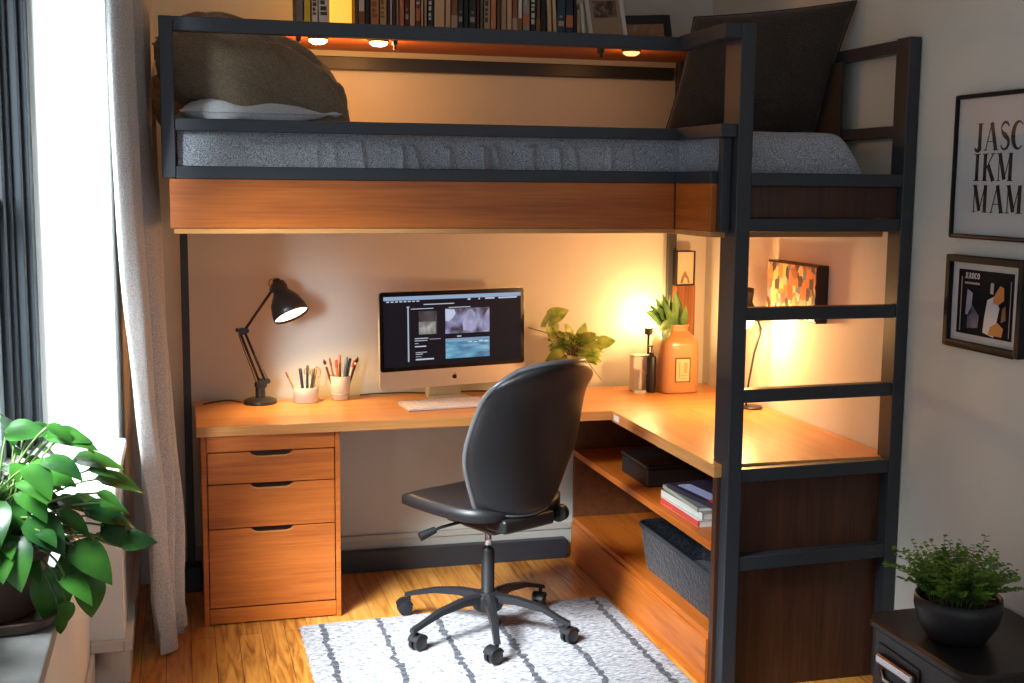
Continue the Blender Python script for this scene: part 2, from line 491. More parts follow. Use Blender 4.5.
def mattress():
    t = thing('mattress', 'grey marled blanket covered mattress lying in the loft bed', 'mattress', (1.1, 4.4, 1.49))
    z0, z1 = 1.49, 1.80
    # outline of plan (counter-clockwise), rounded
    def yf(x):
        return B1+.045 - (B1+.045-(B2+.10))*smooth01((x-(BS+.03))/.10)
    NX, NP = 200, 22
    xa, xb = -.004, 2.165
    def fn(u, v):
        x = xa+(xb-xa)*u
        # section profile around the front edge, top, back edge
        fy = yf(x); by = BY-.11
        s = v
        R = .05
        zt = z1 + .006*math.sin(x*5.3)+.004*math.sin(x*13+1)
        # end slope at the right
        endk = smooth01((x-2.02)/.145)
        zt -= .13*endk**1.3
        if v < .4:
            k = v/.4; z = z0+(zt-R-z0)*k; y = fy
            amp = smooth01((x-.25)/.3)*(1-smooth01((x-1.38)/.15))
            w_ = 0
            for i in range(15):
                c = .22+i*.088+.015*math.sin(i*4.1); sl = -.035*(.5+.5*math.sin(i*2.3))
                d = (x-(c+sl*(k-.5)*2))/.0105
                w_ += math.exp(-d*d)*(.6+.4*math.sin(i*5.7))
            y -= .040*amp*w_ + .005*math.sin(x*9+k*3)
        elif v < .55:
            a = (v-.4)/.15*PI/2; z = zt-R+R*math.sin(a); y = fy+R-R*math.cos(a)
        elif v < .9:
            k = (v-.55)/.35; y = fy+R+(by-R-fy-R)*k; z = zt+.004*math.sin(x*17+y*11)
        else:
            a = (v-.9)/.1*PI/2; z = zt-R+R*math.cos(a); y = by-R+R*math.sin(a)
        return (x, y, z)
    mb = MB().grid(NX*2, 60, fn)
    # close the ends and the bottom
    L = [fn(0, j/59) for j in range(60)]; R_ = [fn(1, j/59) for j in range(60)]
    mb.add(L+[(xa, BY-.11, z0)], [tuple(range(61))]); mb.add(R_+[(xb, BY-.11, z0)], [tuple(range(60, -1, -1))])
    mb.build('blanket', BLANKET, t, smooth=True, world=True, auto=.9)
    MB().box(.02, 2.14, B1+.10, BY-.13, 1.489, 1.70).build('mattress_core', fabric('core_white', (.5, .5, .5), (.6, .6, .6)), t, world=True)


mattress()


def pillow(name, label, mat, w, h, t, M, seam=True, wrinkle=.012, seed=1, corner=.9, sag=0, group=None, cat='pillow', nick=()):
    root = thing(name, label, cat, M.translation, 0, group)
    rnd = random.Random(seed)
    ph = [(rnd.uniform(5, 14), rnd.uniform(5, 14), rnd.uniform(0, 6), rnd.uniform(.3, 1)) for _ in range(7)]
    def pt(u, v, sgn):
        a, b = 2*u-1, 2*v-1
        e = max(0, (1-abs(a)**2.6))*max(0, (1-abs(b)**2.6))
        th = t/2*e**.42
        pin = 1-.10*(1-a*a)*0
        x = a*w/2*(1-.07*(1-abs(b)**2)*0 - .07*(b*b < 2)*(1-b*b)*(abs(a)**3)*corner)
        y = b*h/2*(1-.07*(1-a*a)*(abs(b)**3)*corner)
        wr = sum(k[3]*math.sin(k[0]*a+k[1]*b+k[2]) for k in ph)*wrinkle*e**.3/3
        # radiating corner creases
        for (ca, cb) in ((1, 1), (-1, 1), (1, -1), (-1, -1)):
            d = math.hypot(a-ca, b-cb); an = math.atan2(b-cb, a-ca)
            wr += .4*wrinkle*math.sin(an*18+seed)*math.exp(-d*2.2)*min(1, d*4)*(e > 0)
        for (na, nb, ang, ln, dp) in nick:
            dx, dy = a-na, b-nb; al = dx*math.cos(ang)+dy*math.sin(ang); ac = -dx*math.sin(ang)+dy*math.cos(ang)
            wr -= dp*math.exp(-(ac/.05)**2)*math.exp(-(al/ln)**2)*(sgn > 0)
        z = sgn*(th+wr*(e > .02)) - sag*(a*a+b*b)
        return M @ Vector((x, y, z))
    N = 44
    mb = MB().grid(N, N, lambda u, v: pt(u, v, 1)).grid(N, N, lambda u, v: pt(u, v, -1), flip=True)
    mb.build('pillow_cover', mat, root, smooth=True, world=True)
    if seam:
        pts = []
        for k in range(80):
            q = k/80*4; i = int(q); f = q-i
            u, v = [(f, 0), (1, f), (1-f, 1), (0, 1-f)][i]
            pts.append(pt(u, v, 1))
        pts.append(pts[0])
        MB().tube(pts, .0032, 6, cap=False).build('seam', mat, root, smooth=True, world=True)
    return root


OLIVE = fabric('linen_olive', (.15, .11, .070), (.27, .20, .13), scale=300, bump=.35, s2=35)
CHARC = fabric('linen_charcoal', (.030, .024, .019), (.066, .052, .042), scale=300, bump=.4, s2=35)
SHEET = fabric('sheet_white', (.55, .55, .56), (.66, .66, .67), scale=200, bump=.3, s2=22)
pillow('pillow', 'pale grey pillow lying flat under the brown one', SHEET, .50, .42, .10,
       Matrix.Translation((.245, 4.20, 1.842)) @ Matrix.Rotation(.05, 4, 'Z'), seed=3, wrinkle=.02)
pillow('pillow', 'plump olive brown pillow at the left end of the loft bed', OLIVE, .65, .46, .31,
       Matrix.Translation((.235, 4.22, 1.960)) @ Matrix.Rotation(.05, 4, 'Z') @ Matrix.Rotation(.36, 4, 'Y') @ Matrix.Rotation(.16, 4, 'X'), seed=5, wrinkle=.032,
       nick=((-.1, -.35, -.12, .7, .045), (.45, -.1, -.6, .5, .035)))
pillow('pillow', 'dark olive pillow standing behind the plump brown one in the corner', OLIVE, .42, .40, .14,
       Matrix.Translation((.12, 4.60, 1.895)) @ Matrix.Rotation(1.1, 4, 'X') @ Matrix.Rotation(.5, 4, 'Z'), seed=8, wrinkle=.02)
# big square pillow leaning at the right end
X_ = Vector((.81, -.58, .06)).normalized()
Y_ = Vector((.09, -.36, .92)).normalized(); Z_ = X_.cross(Y_).normalized()
Mp = Matrix((X_, Y_, Z_)).transposed().to_4x4(); Mp.translation = Vector((1.985, 4.085, 2.02))
pillow('pillow', 'large charcoal square pillow leaning at the right end of the loft bed', CHARC, .56, .47, .15, Mp, seed=11, wrinkle=.008, corner=.5,
       nick=((.05, -.45, .05, .3, .03), (.3, -.62, -.8, .2, .02)))

# ------------------------------------------------------------------ bookshelf over the bed
SH0, SHT = 2.152, 2.186
sh = thing('wall_shelf', 'wooden wall shelf above the loft bed carrying the book row', 'shelf', (1.2, 4.92, SH0))
MB().box(.26, 2.155, 4.555, BY-.003, SH0, SHT).build('shelf_board', CHERRY, sh, world=True, bevel=.002)
for x in (.425, .775, 1.575):
    m = MB(); m.box(x-.008, x+.008, 4.56, 4.60, SH0-.022, SH0); m.box(x-.004, x+.004, 4.565, 4.585, SH0-.04, SH0-.02)
    m.build('hook', BLK, sh, world=True, bevel=.001)
for i, (x, nm) in enumerate(((.500, 'left hand round puck light glowing under the wall shelf'), (.722, 'middle round puck light glowing under the wall shelf'), (1.715, 'added round puck light at the right end under the wall shelf'))):  # right-hand puck and its weak lamp are added to warm the wall
    t = thing('puck_light', nm, 'light', (x, 4.62, SH0-.014), group='puck lights under the shelf')
    MB().lathe([(.036, .004), (.038, .006), (.038, .0135), (.0, .0135)], 28).build('housing', BLK, t, auto=.6)
    MB().lathe([(.0, -.012), (.020, -.010), (.032, -.002), (.034, .004), (.0, .004)], 28).build('lens', emis('puck_glow', (1, .55, .2), 40) if x < 1 else emis('puck_glow_added', (1, .5, .18), 2), t, smooth=True)
    lamp('puck_lamp', 'POINT', (x, 4.62, SH0-.06), 3.0 if x < 1 else .9, (1, .40, .09), shadow_soft_size=.03).parent = None
for o in [o for o in C.objects if o.type == 'LIGHT' and o.name.startswith('puck_lamp')]:
    p = [q for q in C.objects if q.name.startswith('puck_light') and abs(q.location.x-o.location.x) < .01][0]
    o.location = o.location - p.location; o.parent = p


def bx_(px): return .436 + (px-300)*.003823


COL = dict(mottled=(.20, .17, .15), yellow=(.75, .55, .03), cream=(.72, .66, .52), brown=(.13, .06, .03), black=(.015, .014, .014), orange=(.55, .20, .06),
           gold=(.50, .34, .10), maroon=(.10, .02, .02), white=(.70, .66, .60), tan=(.42, .28, .16), coral=(.55, .18, .08), peach=(.66, .42, .22), rust=(.28, .10, .04),
           green=(.02, .03, .02), olive=(.10, .09, .03), teal=(.02, .06, .07), grey=(.30, .27, .23), navy=(.02, .025, .05))
books = [
 (296, 303, 'mottled', -.045, 0, 'grey mottled book first at the left end of the shelf row'),
 (303.6, 310, 'yellow', -.04, 0, 'bright yellow book second from the left end of the shelf row'),
 (310.8, 317, 'cream', -.045, 1, 'narrow cream book with grey lettering right of the bright yellow book'),
 (317.2, 328, 'cream', -.04, 1, 'wide cream book with large lettering touching the amber glass jar'),
 (352, 355.3, 'brown', .02, 0, 'thin brown book touching the right side of the amber jar'),
 (355.6, 361.5, 'cream', .04, 2, 'cream book with a brown foot just right of the amber jar'),
 (362, 366.5, 'black', -.01, 0, 'black book between the cream book with brown foot and a printed orange book'),
 (367, 375.5, 'orange', .03, 1, 'wide orange book with dark print across its spine'),
 (376, 383, 'gold', .04, 1, 'golden yellow book with a dark band near its top'),
 (383.3, 386, 'maroon', .02, 0, 'thin dark red book right of the golden yellow book'),
 (386.2, 388.4, 'white', .03, 0, 'very thin white book between two dark red ones'),
 (388.6, 392, 'maroon', .0, 0, 'dark red book right of the very thin white book'),
 (392.2, 394.6, 'tan', .01, 0, 'thin tan book left of the plain coral book'),
 (395, 400, 'coral', .03, 0, 'plain coral orange book in the left half of the row'),
 (400.3, 405, 'maroon', .01, 3, 'dark maroon book with one pale mark low on the spine'),
 (405.3, 410.8, 'peach', .03, 0, 'light orange book left of the brown one with white lettering'),
 (411, 416, 'brown', .02, 4, 'brown book with white lettering and an orange foot'),
 (416.3, 419, 'peach', .04, 0, 'very thin peach book right of the brown one with white lettering'),
 (419.5, 422.6, 'tan', .0, 0, 'thin tan book left of the black one with white lettering'),
 (423, 429, 'black', .03, 1, 'black book with white lettering left of the widest peach book'),
 (429.3, 440, 'peach', .05, 0, 'widest peach coloured book in the row'),
 (440.6, 446, 'peach', .04, 0, 'narrow peach book just right of the widest peach book'),
 (446.5, 453, 'rust', .03, 2, 'rust brown book with a pale foot right of the peach books'),
 (453.3, 458.5, 'green', .02, 3, 'dark green book with a small grey label low on its spine'),
 (459, 464, 'black', .01, 0, 'plain black book left of the wide green black book'),
 (464.3, 471.5, 'green', .03, 3, 'wide green black book with a small round emblem at its foot'),
 (472, 475, 'maroon', .02, 0, 'thin maroon book left of the olive one'),
 (475.5, 479, 'olive', .02, 0, 'thin olive green book near the middle of the row'),
 (479.5, 486, 'tan', .04, 1, 'tan book with fine print right of the olive book'),
 (486.3, 492, 'orange', .04, 0, 'dull orange book leaning on the tan book with fine print'),
 (492.5, 496.6, 'brown', .0, 0, 'dark brown book between the dull orange one and a tan pair'),
 (497, 502.5, 'tan', .03, 0, 'left book of the tan pair in the right half of the row'),
 (502.8, 508, 'peach', .03, 0, 'right, lighter book of the tan pair in the right half of the row'),
 (508.5, 514, 'rust', .03, 2, 'reddish brown book left of a pale book with a dark band'),
 (514.3, 518.6, 'cream', .03, 2, 'pale book whose lower half is dark brown'),
 (519, 526.6, 'grey', .03, 4, 'grey tan book with a salmon label low on its spine'),
 (527, 532.5, 'black', .04, 1, 'black book with white capital lettering right of the grey tan book'),
 (533, 537.5, 'brown', .02, 2, 'brown book with a golden foot in the dark right group'),
 (538, 543, 'black', .03, 0, 'plain black book left of the two slanting tan books'),
 (544.5, 549.0, 'peach', .05, 0, 'left of the two slanting tan books'),
 (550, 554.3, 'peach', .04, 0, 'right of the two slanting tan books'),
 (554.6, 563.5, 'teal', .05, 3, 'wide dark teal book with pale marks near its foot'),
 (564, 571.8, 'navy', .04, 4, 'dark book with an orange red label near its foot'),
 (572.2, 575, 'black', .04, 0, 'thin black book at the right end of the tall books'),
 (575.5, 580, 'tan', -.105, 0, 'short tan booklet at the right end of the row'),
 (580.6, 584.6, 'cream', -.085, 0, 'short cream booklet leaning beside the white photo frame'),
]
for (a, b_, c, dh, deco, lab) in books:
    x0, x1 = bx_(a), bx_(b_); wd = x1-x0-.001; H = .215+dh + random.uniform(-.006, .006); D = .14 + random.uniform(-.01, .015)
    if dh < -.05: D = .10
    t = thing('book', lab, 'book', ((x0+x1)/2, 4.62, SHT), group='books standing on the wall shelf')
    if 543 < a < 551: t.rotation_euler = (0, -.055, 0); t.location.x += .004
    if a == 580.6: t.rotation_euler = (0, -.09, 0); t.location.x += .003
    if a in (544.5, 550, 580.6): t.location.z += .001
    cm = flat('cover_'+c, COL[c], .6)
    cv = MB(); k = .0013
    cv.box(-wd/2, wd/2, 0, .002, 0, H); cv.box(-wd/2, -wd/2+k, 0, D, 0, H); cv.box(wd/2-k, wd/2, 0, D, 0, H)
    cv.build('cover', cm, t)
    MB().box(-wd/2+k, wd/2-k, .002, D-.004, .002, H-.003).build('pages', flat('pages', (.62, .55, .42), .8), t)
    f = MB(); q = wd*.32
    dm = flat('ink_dark', (.05, .04, .03), .6)
    if deco == 1:
        z = .045
        while z < H-.03:
            hgt = random.uniform(.008, .02); f.box(-q, q*random.uniform(.2, 1), -.0006, 0, z, z+hgt); z += hgt+random.uniform(.004, .01)
        if c == 'black': dm = flat('ink_white', (.6, .57, .5), .6)
        if c == 'gold': dm = flat('ink_rust', (.25, .10, .03), .6)
        if c in ('orange',): dm = flat('ink_rust', (.25, .10, .03), .6)
    elif deco == 2:
        f.box(-wd/2, wd/2, -.0006, 0, .001, .065); dm = flat('ink_rust', (.25, .10, .03), .6) if c != 'rust' else flat('ink_pale', (.45, .30, .2), .6)
    elif deco == 3:
        f.box(-q, q, -.0006, 0, .043, .062); f.box(-q*.5, q*.5, -.0006, 0, .075, .082); dm = flat('ink_pale', (.45, .30, .2), .6)
    elif deco == 4:
        f.box(-wd/2+.001, wd/2-.001, -.0006, 0, .04, .085); dm = flat('ink_orange', (.55, .16, .05), .6)
        if c == 'brown':
            g = MB(); z = .1
            while z < H-.02: g.box(-q, q, -.0006, 0, z, z+.008); z += .015
            g.build('spine_lettering', flat('ink_white', (.6, .57, .5), .6), t)
    if f.v: f.build('spine_lettering', dm, t)

# amber jar on the shelf
t = thing('glass_jar', 'amber glass jar glowing between the books', 'jar', (.587, 4.67, SHT))
MB().lathe([(.030, 0), (.038, .004), (.043, .03), (.043, .13), (.040, .145), (.040, .16), (.038, .16), (.037, .145), (.040, .13), (.040, .032), (.034, .006), (.0, .006)], 36).build(
    'jar_body', flat('amber_glow', (.9, .5, .08), .2, emit=(1, .50, .06), es=1.1), t, smooth=True)
MB().lathe([(.0, .0065), (.033, .0065), (.0385, .035), (.0385, .04), (.0, .042)], 30).build('wax', flat('amber_wax', (.85, .42, .08), .5), t, smooth=True)
lamp_j = lamp('jar_lamp', 'POINT', (0, 0, .205), 3.4, (1, .45, .10), shadow_soft_size=.012); lamp_j.parent = t
MB().lathe([(.0, .07), (.006, .075), (.008, .09), (.004, .105), (.0, .112)], 16).build('candle_flame', emis('flame_glow', (1, .6, .12), 25), t, smooth=True)

# frames on the shelf
FWH = flat('frame_white', (.66, .62, .56), .5)


def photo_mat(name, cols, scale=14, seed=0.):
    m, n, l, b = nt(name)
    tc = n.new('ShaderNodeTexCoord'); mp = n.new('ShaderNodeMapping'); mp.inputs['Location'].default_value = (seed, seed, seed)
    l.new(tc.outputs['Object'], mp.inputs[0])
    no = n.new('ShaderNodeTexNoise'); no.inputs['Scale'].default_value = scale; no.inputs['Detail'].default_value = 4
    l.new(mp.outputs[0], no.inputs['Vector'])
    k = len(cols); r = ramp(n, [(.3+.4*i/(k-1), c) for i, c in enumerate(cols)]); l.new(no.outputs[0], r.inputs[0])
    l.new(r.outputs[0], b.inputs['Base Color']); b.inputs['Roughness'].default_value = .35
    return m


t = thing('photo_frame', 'white photo frame with a dark landscape picture leaning on the shelf', 'picture frame', (1.632, 4.655, SHT+.003))
t.rotation_euler = (-.22, -.07, .1)
f = MB(); W2, H2 = .083, .235
for a in ((-W2, -W2+.018, 0, H2), (W2-.018, W2, 0, H2), (-W2+.018, W2-.018, 0, .018), (-W2+.018, W2-.018, H2-.018, H2)): f.box(a[0], a[1], -.008, .008, a[2], a[3])
f.build('frame', FWH, t, bevel=.002)
MB().box(-W2+.017, W2-.017, -.002, .004, .017, H2-.017).build('mat_board', flat('mat_tan', (.35, .25, .15), .8), t)
MB().box(-.050, .050, -.0035, -.002, .088, .155).build('photograph', photo_mat('photo_dark', [(.02, .012, .01), (.10, .06, .04), (.35, .25, .2)], 30), t)
m = MB(); m.box(-.01, .01, .008, .012, .02, .19); m.build('easel_back', BLK, t)
t = thing('photo_frame', 'black frame with a pale picture leaning at the right end of the shelf', 'picture frame', (1.862, 4.83, SHT+.004))
t.rotation_euler = (-.12, -.085, .25)
f = MB(); W2, H2 = .125, .125
for a in ((-W2, -W2+.03, 0, H2), (W2-.034, W2, 0, H2), (-W2+.03, W2-.034, 0, .03), (-W2+.03, W2-.034, H2-.034, H2)): f.box(a[0], a[1], -.01, .01, a[2], a[3])
f.build('frame', METAL, t, bevel=.002)
MB().box(-W2+.029, W2-.033, -.003, .005, .029, H2-.033).build('picture', photo_mat('photo_pale', [(.45, .30, .2), (.4, .2, .1), (.55, .40, .28)], 18), t)

# ------------------------------------------------------------------ desk
desk = thing('desk', 'long orange brown wooden desktop along the back wall carrying the computer', 'desk', (.9, 4.77, 0))
MB().box(.035, RX-.004, DF, BY-.026, .713, .75).build('desktop', DESKW, desk, world=True, bevel=.0025)
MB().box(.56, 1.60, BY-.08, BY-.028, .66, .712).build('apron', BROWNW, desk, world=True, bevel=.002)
cab = thing('drawer_cabinet', 'wooden three drawer cabinet under the left end of the desktop', 'cabinet', (.3, 4.75, 0))
c = MB(); cy0, cy1 = 4.492, 5.02
c.box(.05, .068, cy0, cy1, 0, .712); c.box(.533, .551, cy0, cy1, 0, .712); c.box(.069, .532, cy1-.012, cy1, .05, .71)
c.box(.069, .532, cy0+.02, cy1-.013, .688, .71)
c.build('body', CHERRY, cab, world=True, bevel=.0015)
c = MB(); c.box(.069, .532, cy0+.006, cy0+.022, .005, .062); c.build('plinth', CHERRY, cab, world=True, bevel=.0015)
c = MB(); c.box(.069, .532, cy0+.004, cy0+.02, .652, .711); c.build('top_rail', CHERRY, cab, world=True, bevel=.0015)


def drawer(z0, z1):
    x0, x1 = .0715, .5295; xc = (x0+x1)/2; gw, gd = .078, .017
    poly = [(x0, z0), (x1, z0), (x1, z1)]
    poly += [(xc+gw, z1), (xc+gw-.012, z1-gd*.75), (xc+gw-.026, z1-gd), (xc-gw+.026, z1-gd), (xc-gw+.012, z1-gd*.75), (xc-gw, z1)]
    poly += [(x0, z1)]
    d = MB().prism(poly, lambda u, v, s: (u, cy0+.002+.018*s, v)).build('drawer', CHERRY, cab, world=True, bevel=.0012)
    MB().box(xc-gw, xc+gw, cy0+.0205, cy0+.024, z1-gd, z1+.003).build('grip_recess', flat('recess_dark', (.03, .012, .006), .8), d, world=True)
    lip = MB().tube([(xc-gw+.004, cy0+.004, z1-gd*.45), (xc-gw+.014, cy0+.002, z1-gd*.8), (xc-gw+.028, cy0+.002, z1-gd), (xc+gw-.028, cy0+.002, z1-gd), (xc+gw-.014, cy0+.002, z1-gd*.8), (xc+gw-.004, cy0+.004, z1-gd*.45)], .0022, 6)
    lip.build('grip_edge', DESKW, d, world=True, smooth=True)


drawer(.533, .648); drawer(.367, .529); drawer(.068, .363)

SHADEDW = wood('shaded_wood', (.09, .026, .006), (.13, .040, .009), (.17, .055, .013), 1, rough=.6)  # darkened wood, shade inside the shelf unit put into the colour
# side desk with open shelf unit
sd = thing('side_desk', 'open wooden shelf unit with a desk top running from the corner to the ladder', 'shelf unit', (1.92, 4.0, 0))
MB().box(RL-.002, RX-.004, RF, DF-.007, .710, .7515).build('top', DESKWY, sd, world=True, bevel=.0025)
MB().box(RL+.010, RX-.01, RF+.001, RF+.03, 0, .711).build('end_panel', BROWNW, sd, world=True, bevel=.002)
MB().box(RL+.012, RX-.03, BY-.088, BY-.070, .0, .711).build('end_panel', SHADEDW, sd, world=True, bevel=.002)
MB().box(RL+.008, RX-.03, RF+.031, BY-.089, .462, .488).build('shelf', CHERRYY, sd, world=True, bevel=.002)
MB().box(RL+.008, RX-.03, RF+.031, BY-.089, .168, .19).build('bottom_shelf', CHERRYY, sd, world=True, bevel=.002)
MB().box(RL+.001, RL+.02, RF+.031, BY-.089, .003, .1675).build('plinth', CHERRYY, sd, world=True, bevel=.002)
MB().box(RX-.045, RX-.031, RF+.031, BY-.089, .191, .71).build('back_panel', SHADEDW, sd, world=True)
MB().box(RL-.0040, RL-.0021, 4.385, 4.440, .720, .742).build('label_tag', WHITEP, sd, world=True)

# storage basket on the bottom shelf
BASK = fabric('basket_weave', (.003, .0035, .005), (.018, .022, .031), scale=90, bump=.8, rough=.6, s2=60)
t = thing('storage_basket', 'large black open storage bin on the lowest shelf of the side unit', 'basket', (1.80, 3.92, .191))
m = MB(); hw, hl = .150, .355
def rr(hw, hl, r, n=5):
    out = []
    for cx, cy, a0 in ((hw-r, hl-r, 0), (-hw+r, hl-r, PI/2), (-hw+r, -hl+r, PI), (hw-r, -hl+r, 3*PI/2)):
        for k in range(n+1):
            a = a0+PI/2*k/n; out.append((cx+r*math.cos(a), cy+r*math.sin(a)))
    return out
def loft(mb, rings):
    n = len(rings[0][0]); vs = []; fs = []
    for pts, z in rings: vs += [(p[0], p[1], z) for p in pts]
    for i in range(len(rings)-1):
        for k in range(n): k2 = (k+1) % n; fs.append((i*n+k, i*n+k2, (i+1)*n+k2, (i+1)*n+k))
    fs.append(tuple(range(n-1, -1, -1))); fs.append(tuple((len(rings)-1)*n+k for k in range(n)))
    return mb.add(vs, fs)
loft(m, [(rr(hw-.022, hl-.03, .04), 0), (rr(hw-.012, hl-.012, .05), .06), (rr(hw, hl, .05), .165), (rr(hw-.006, hl-.006, .045), .165), (rr(hw-.018, hl-.02, .04), .06), (rr(hw-.028, hl-.036, .035), .008)])
m.build('basket_body', BASK, t, auto=.7)
m = MB(); pts = [(p[0], p[1], .168) for p in rr(hw+.001, hl+.001, .05)]; pts.append(pts[0])
m.tube(pts, .007, 8, cap=False).build('rim', flat('rim_dark', (.03, .035, .042), .4), t, smooth=True)

# black case in the dark back of the shelf
t = thing('storage_box', 'black flat box in the dark far part of the middle shelf', 'box', (1.80, 4.40, .489))
MB().box(-.12, .12, -.14, .14, 0, .07).build('box_body', BLK, t, bevel=.008); MB().box(-.123, .123, -.143, .143, .0705, .088).build('lid', BLKG, t, bevel=.006)

# magazines
mags = [('magazine', 'thick magazine with a red spine at the bottom of the stack', (.55, .06, .05), (.60, .56, .50), .022, 0, 0, .0),
        ('magazine', 'magazine with a pale spine resting on the red one', (.55, .56, .52), (.22, .22, .2), .024, .01, .01, .04),
        ('magazine', 'grey green magazine with a white edge third in the stack', (.30, .32, .24), (.15, .16, .15), .014, .012, .02, -.03),
        ('magazine', 'dark magazine with a red corner and blue print on top of the stack', (.02, .02, .035), (.02, .02, .035), .016, .03, -.015, .12)]
z = .4885
for nm, lb, spine, cover, th, ox, oy, rz in mags:
    t = thing(nm, lb, 'magazine', (1.775+ox, 3.885+oy, z), rz, group='magazines stacked on the middle shelf')
    MB().box(-.118, .12, -.165, .165, .001, th-.001).build('pages', flat('mag_pages', (.66, .64, .6), .7), t)
    m = MB(); m.box(-.122, .122, -.167, .167, th-.001, th); m.box(-.122, .122, -.167, .167, 0, .001)
    m.build('cover', flat('magcover%d' % int(th*1000), cover, .35), t)
    MB().box(-.1225, -.1185, -.167, .167, .001, th-.001).build('spine', flat('magspine%d' % int(th*1000), spine, .4), t)
    if rz == .12:
        m = MB(); m.box(-.10, -.05, -.10, .13, th, th+.0006); m.box(-.02, .04, -.12, .03, th, th+.0006); m.box(.05, .10, -.05, .14, th, th+.0006)
        m.build('cover_print', flat('print_blue', (.30, .34, .55), .4), t)
        m = MB(); m.box(-.115, .02, -.164, -.095, th, th+.0007)
        m.build('cover_title', flat('print_red', (.5, .03, .03), .4), t)
    z += th+.0006

# ------------------------------------------------------------------ rug
def rug_mat():
    m, n, l, b = nt('rug_weave')
    tc = n.new('ShaderNodeTexCoord')
    mp = n.new('ShaderNodeMapping'); mp.inputs['Scale'].default_value = (45, 190, 45); l.new(tc.outputs['Object'], mp.inputs[0])
    vo = n.new('ShaderNodeTexVoronoi'); vo.inputs['Scale'].default_value = 1; l.new(mp.outputs[0], vo.inputs['Vector'])
    no = n.new('ShaderNodeTexNoise'); no.inputs['Scale'].default_value = 1.2; no.inputs['Detail'].default_value = 3; l.new(mp.outputs[0], no.inputs['Vector'])
    r = ramp(n, [(.36, (.08, .085, .10)), (.48, (.23, .23, .245)), (.62, (.40, .40, .41))]); l.new(no.outputs[0], r.inputs[0])
    # dark stripes woven along the length, with ragged edges
    sx = n.new('ShaderNodeSeparateXYZ'); l.new(tc.outputs['Object'], sx.inputs[0])
    n2 = n.new('ShaderNodeTexNoise'); n2.inputs['Scale'].default_value = 28; n2.inputs['Detail'].default_value = 2; l.new(tc.outputs['Object'], n2.inputs['Vector'])
    def math_(op, a, bb):
        q = n.new('ShaderNodeMath'); q.operation = op
        for i, v in enumerate((a, bb)):
            if isinstance(v, (int, float)): q.inputs[i].default_value = v
            else: l.new(v, q.inputs[i])
        return q.outputs[0]
    jit = math_('MULTIPLY', math_('SUBTRACT', n2.outputs[0], .5), .05)
    xx = math_('ADD', sx.outputs[0], jit)
    fr_ = math_('MODULO', math_('ADD', xx, 2.13), .2125)
    d = math_('ABSOLUTE', math_('SUBTRACT', fr_, .10625), 0)
    st = math_('LESS_THAN', d, .0110)
    mix = n.new('ShaderNodeMixRGB'); l.new(st, mix.inputs[0]); l.new(r.outputs[0], mix.inputs[1]); mix.inputs[2].default_value = (.010, .013, .022, 1)
    l.new(mix.outputs[0], b.inputs['Base Color']); b.inputs['Roughness'].default_value = .95; b.inputs['Sheen Weight'].default_value = .2
    bp = n.new('ShaderNodeBump'); bp.inputs['Strength'].default_value = .9; bp.inputs['Distance'].default_value = .006
    l.new(no.outputs[0], bp.inputs['Height']); l.new(bp.outputs[0], b.inputs['Normal'])
    return m


rug = thing('area_rug', 'pale grey woven rug with thin dark stripes under the swivel chair', 'rug', (1.0, 3.5, 0))
def rz_(x, y): return .013+.0016*math.sin(y*160+math.sin(x*40))+.001*math.sin(x*210)
rx0, rx1, ry0, ry1 = .385, 1.592, 2.5, 4.40
m = MB().grid(150, 240, lambda u, v: (rx0+(rx1-rx0)*u + (.003*math.sin(v*200) if u in (0, 1) else 0), ry0+(ry1-ry0)*v + .055*(u)*(v), rz_(rx0+(rx1-rx0)*u, ry0+(ry1-ry0)*v) if 0 < u < 1 and 0 < v < 1 else .002))
m.box(rx0+.005, rx1-.005, ry0+.005, ry1-.005, .001, .009)
m.build('rug_weave', rug_mat(), rug, smooth=True, world=True)

# ------------------------------------------------------------------ swivel chair
def lerp(a, b, t): return a+(b-a)*t
ch = thing('office_chair', 'black leather swivel office chair with five castors standing on the rug', 'chair', (1.045, 4.19, .0), math.radians(27))
LEATH = flat('leather', (.009, .009, .010), .46, bump=.25, bscale=260, spec=.5)
CPL = flat('chair_plastic', (.009, .010, .011), .42)
# seat: cushioned, waterfall front
def seat_pt(u, v, s):
    a, b = 2*u-1, 2*v-1
    r = 1/max(1e-6, (abs(a)**4+abs(b)**4)**.25) * max(abs(a), abs(b)) if (a or b) else 1
    x = a*r*(.245 - .015*(b < 0)*abs(b)); y = b*r*.245 + .035
    e = max(abs(a), abs(b))
    top = .520 + .012*(a*a) - .03*max(0, b-.45)**1.5*2 - .01*(1-e)
    ed = (1-e**7)
    z = top - .018*(1-ed) if s > 0 else .455 + .020*(1-ed)*1 + .0*b - .03*max(0, b-.6)
    return (x, y, z)
m = MB().grid(31, 31, lambda u, v: seat_pt(u, v, 1)).grid(31, 31, lambda u, v: seat_pt(u, v, -1), flip=True)
rim_t = []
m.v = m.v
# join rims
N = 31
def ridx(k):
    if k < N-1: return (k, 0)
    if k < 2*(N-1): return (N-1, k-(N-1))
    if k < 3*(N-1): return (N-1-(k-2*(N-1)), N-1)
    return (0, N-1-(k-3*(N-1)))
K = 4*(N-1)
for k in range(K):
    a = ridx(k); b = ridx((k+1) % K)
    ia, ib = a[1]*N+a[0], b[1]*N+b[0]
    m.f.append((ia, ib, ib+N*N, ia+N*N)); m.mi.append(0)
m.build('seat', LEATH, ch, smooth=True)
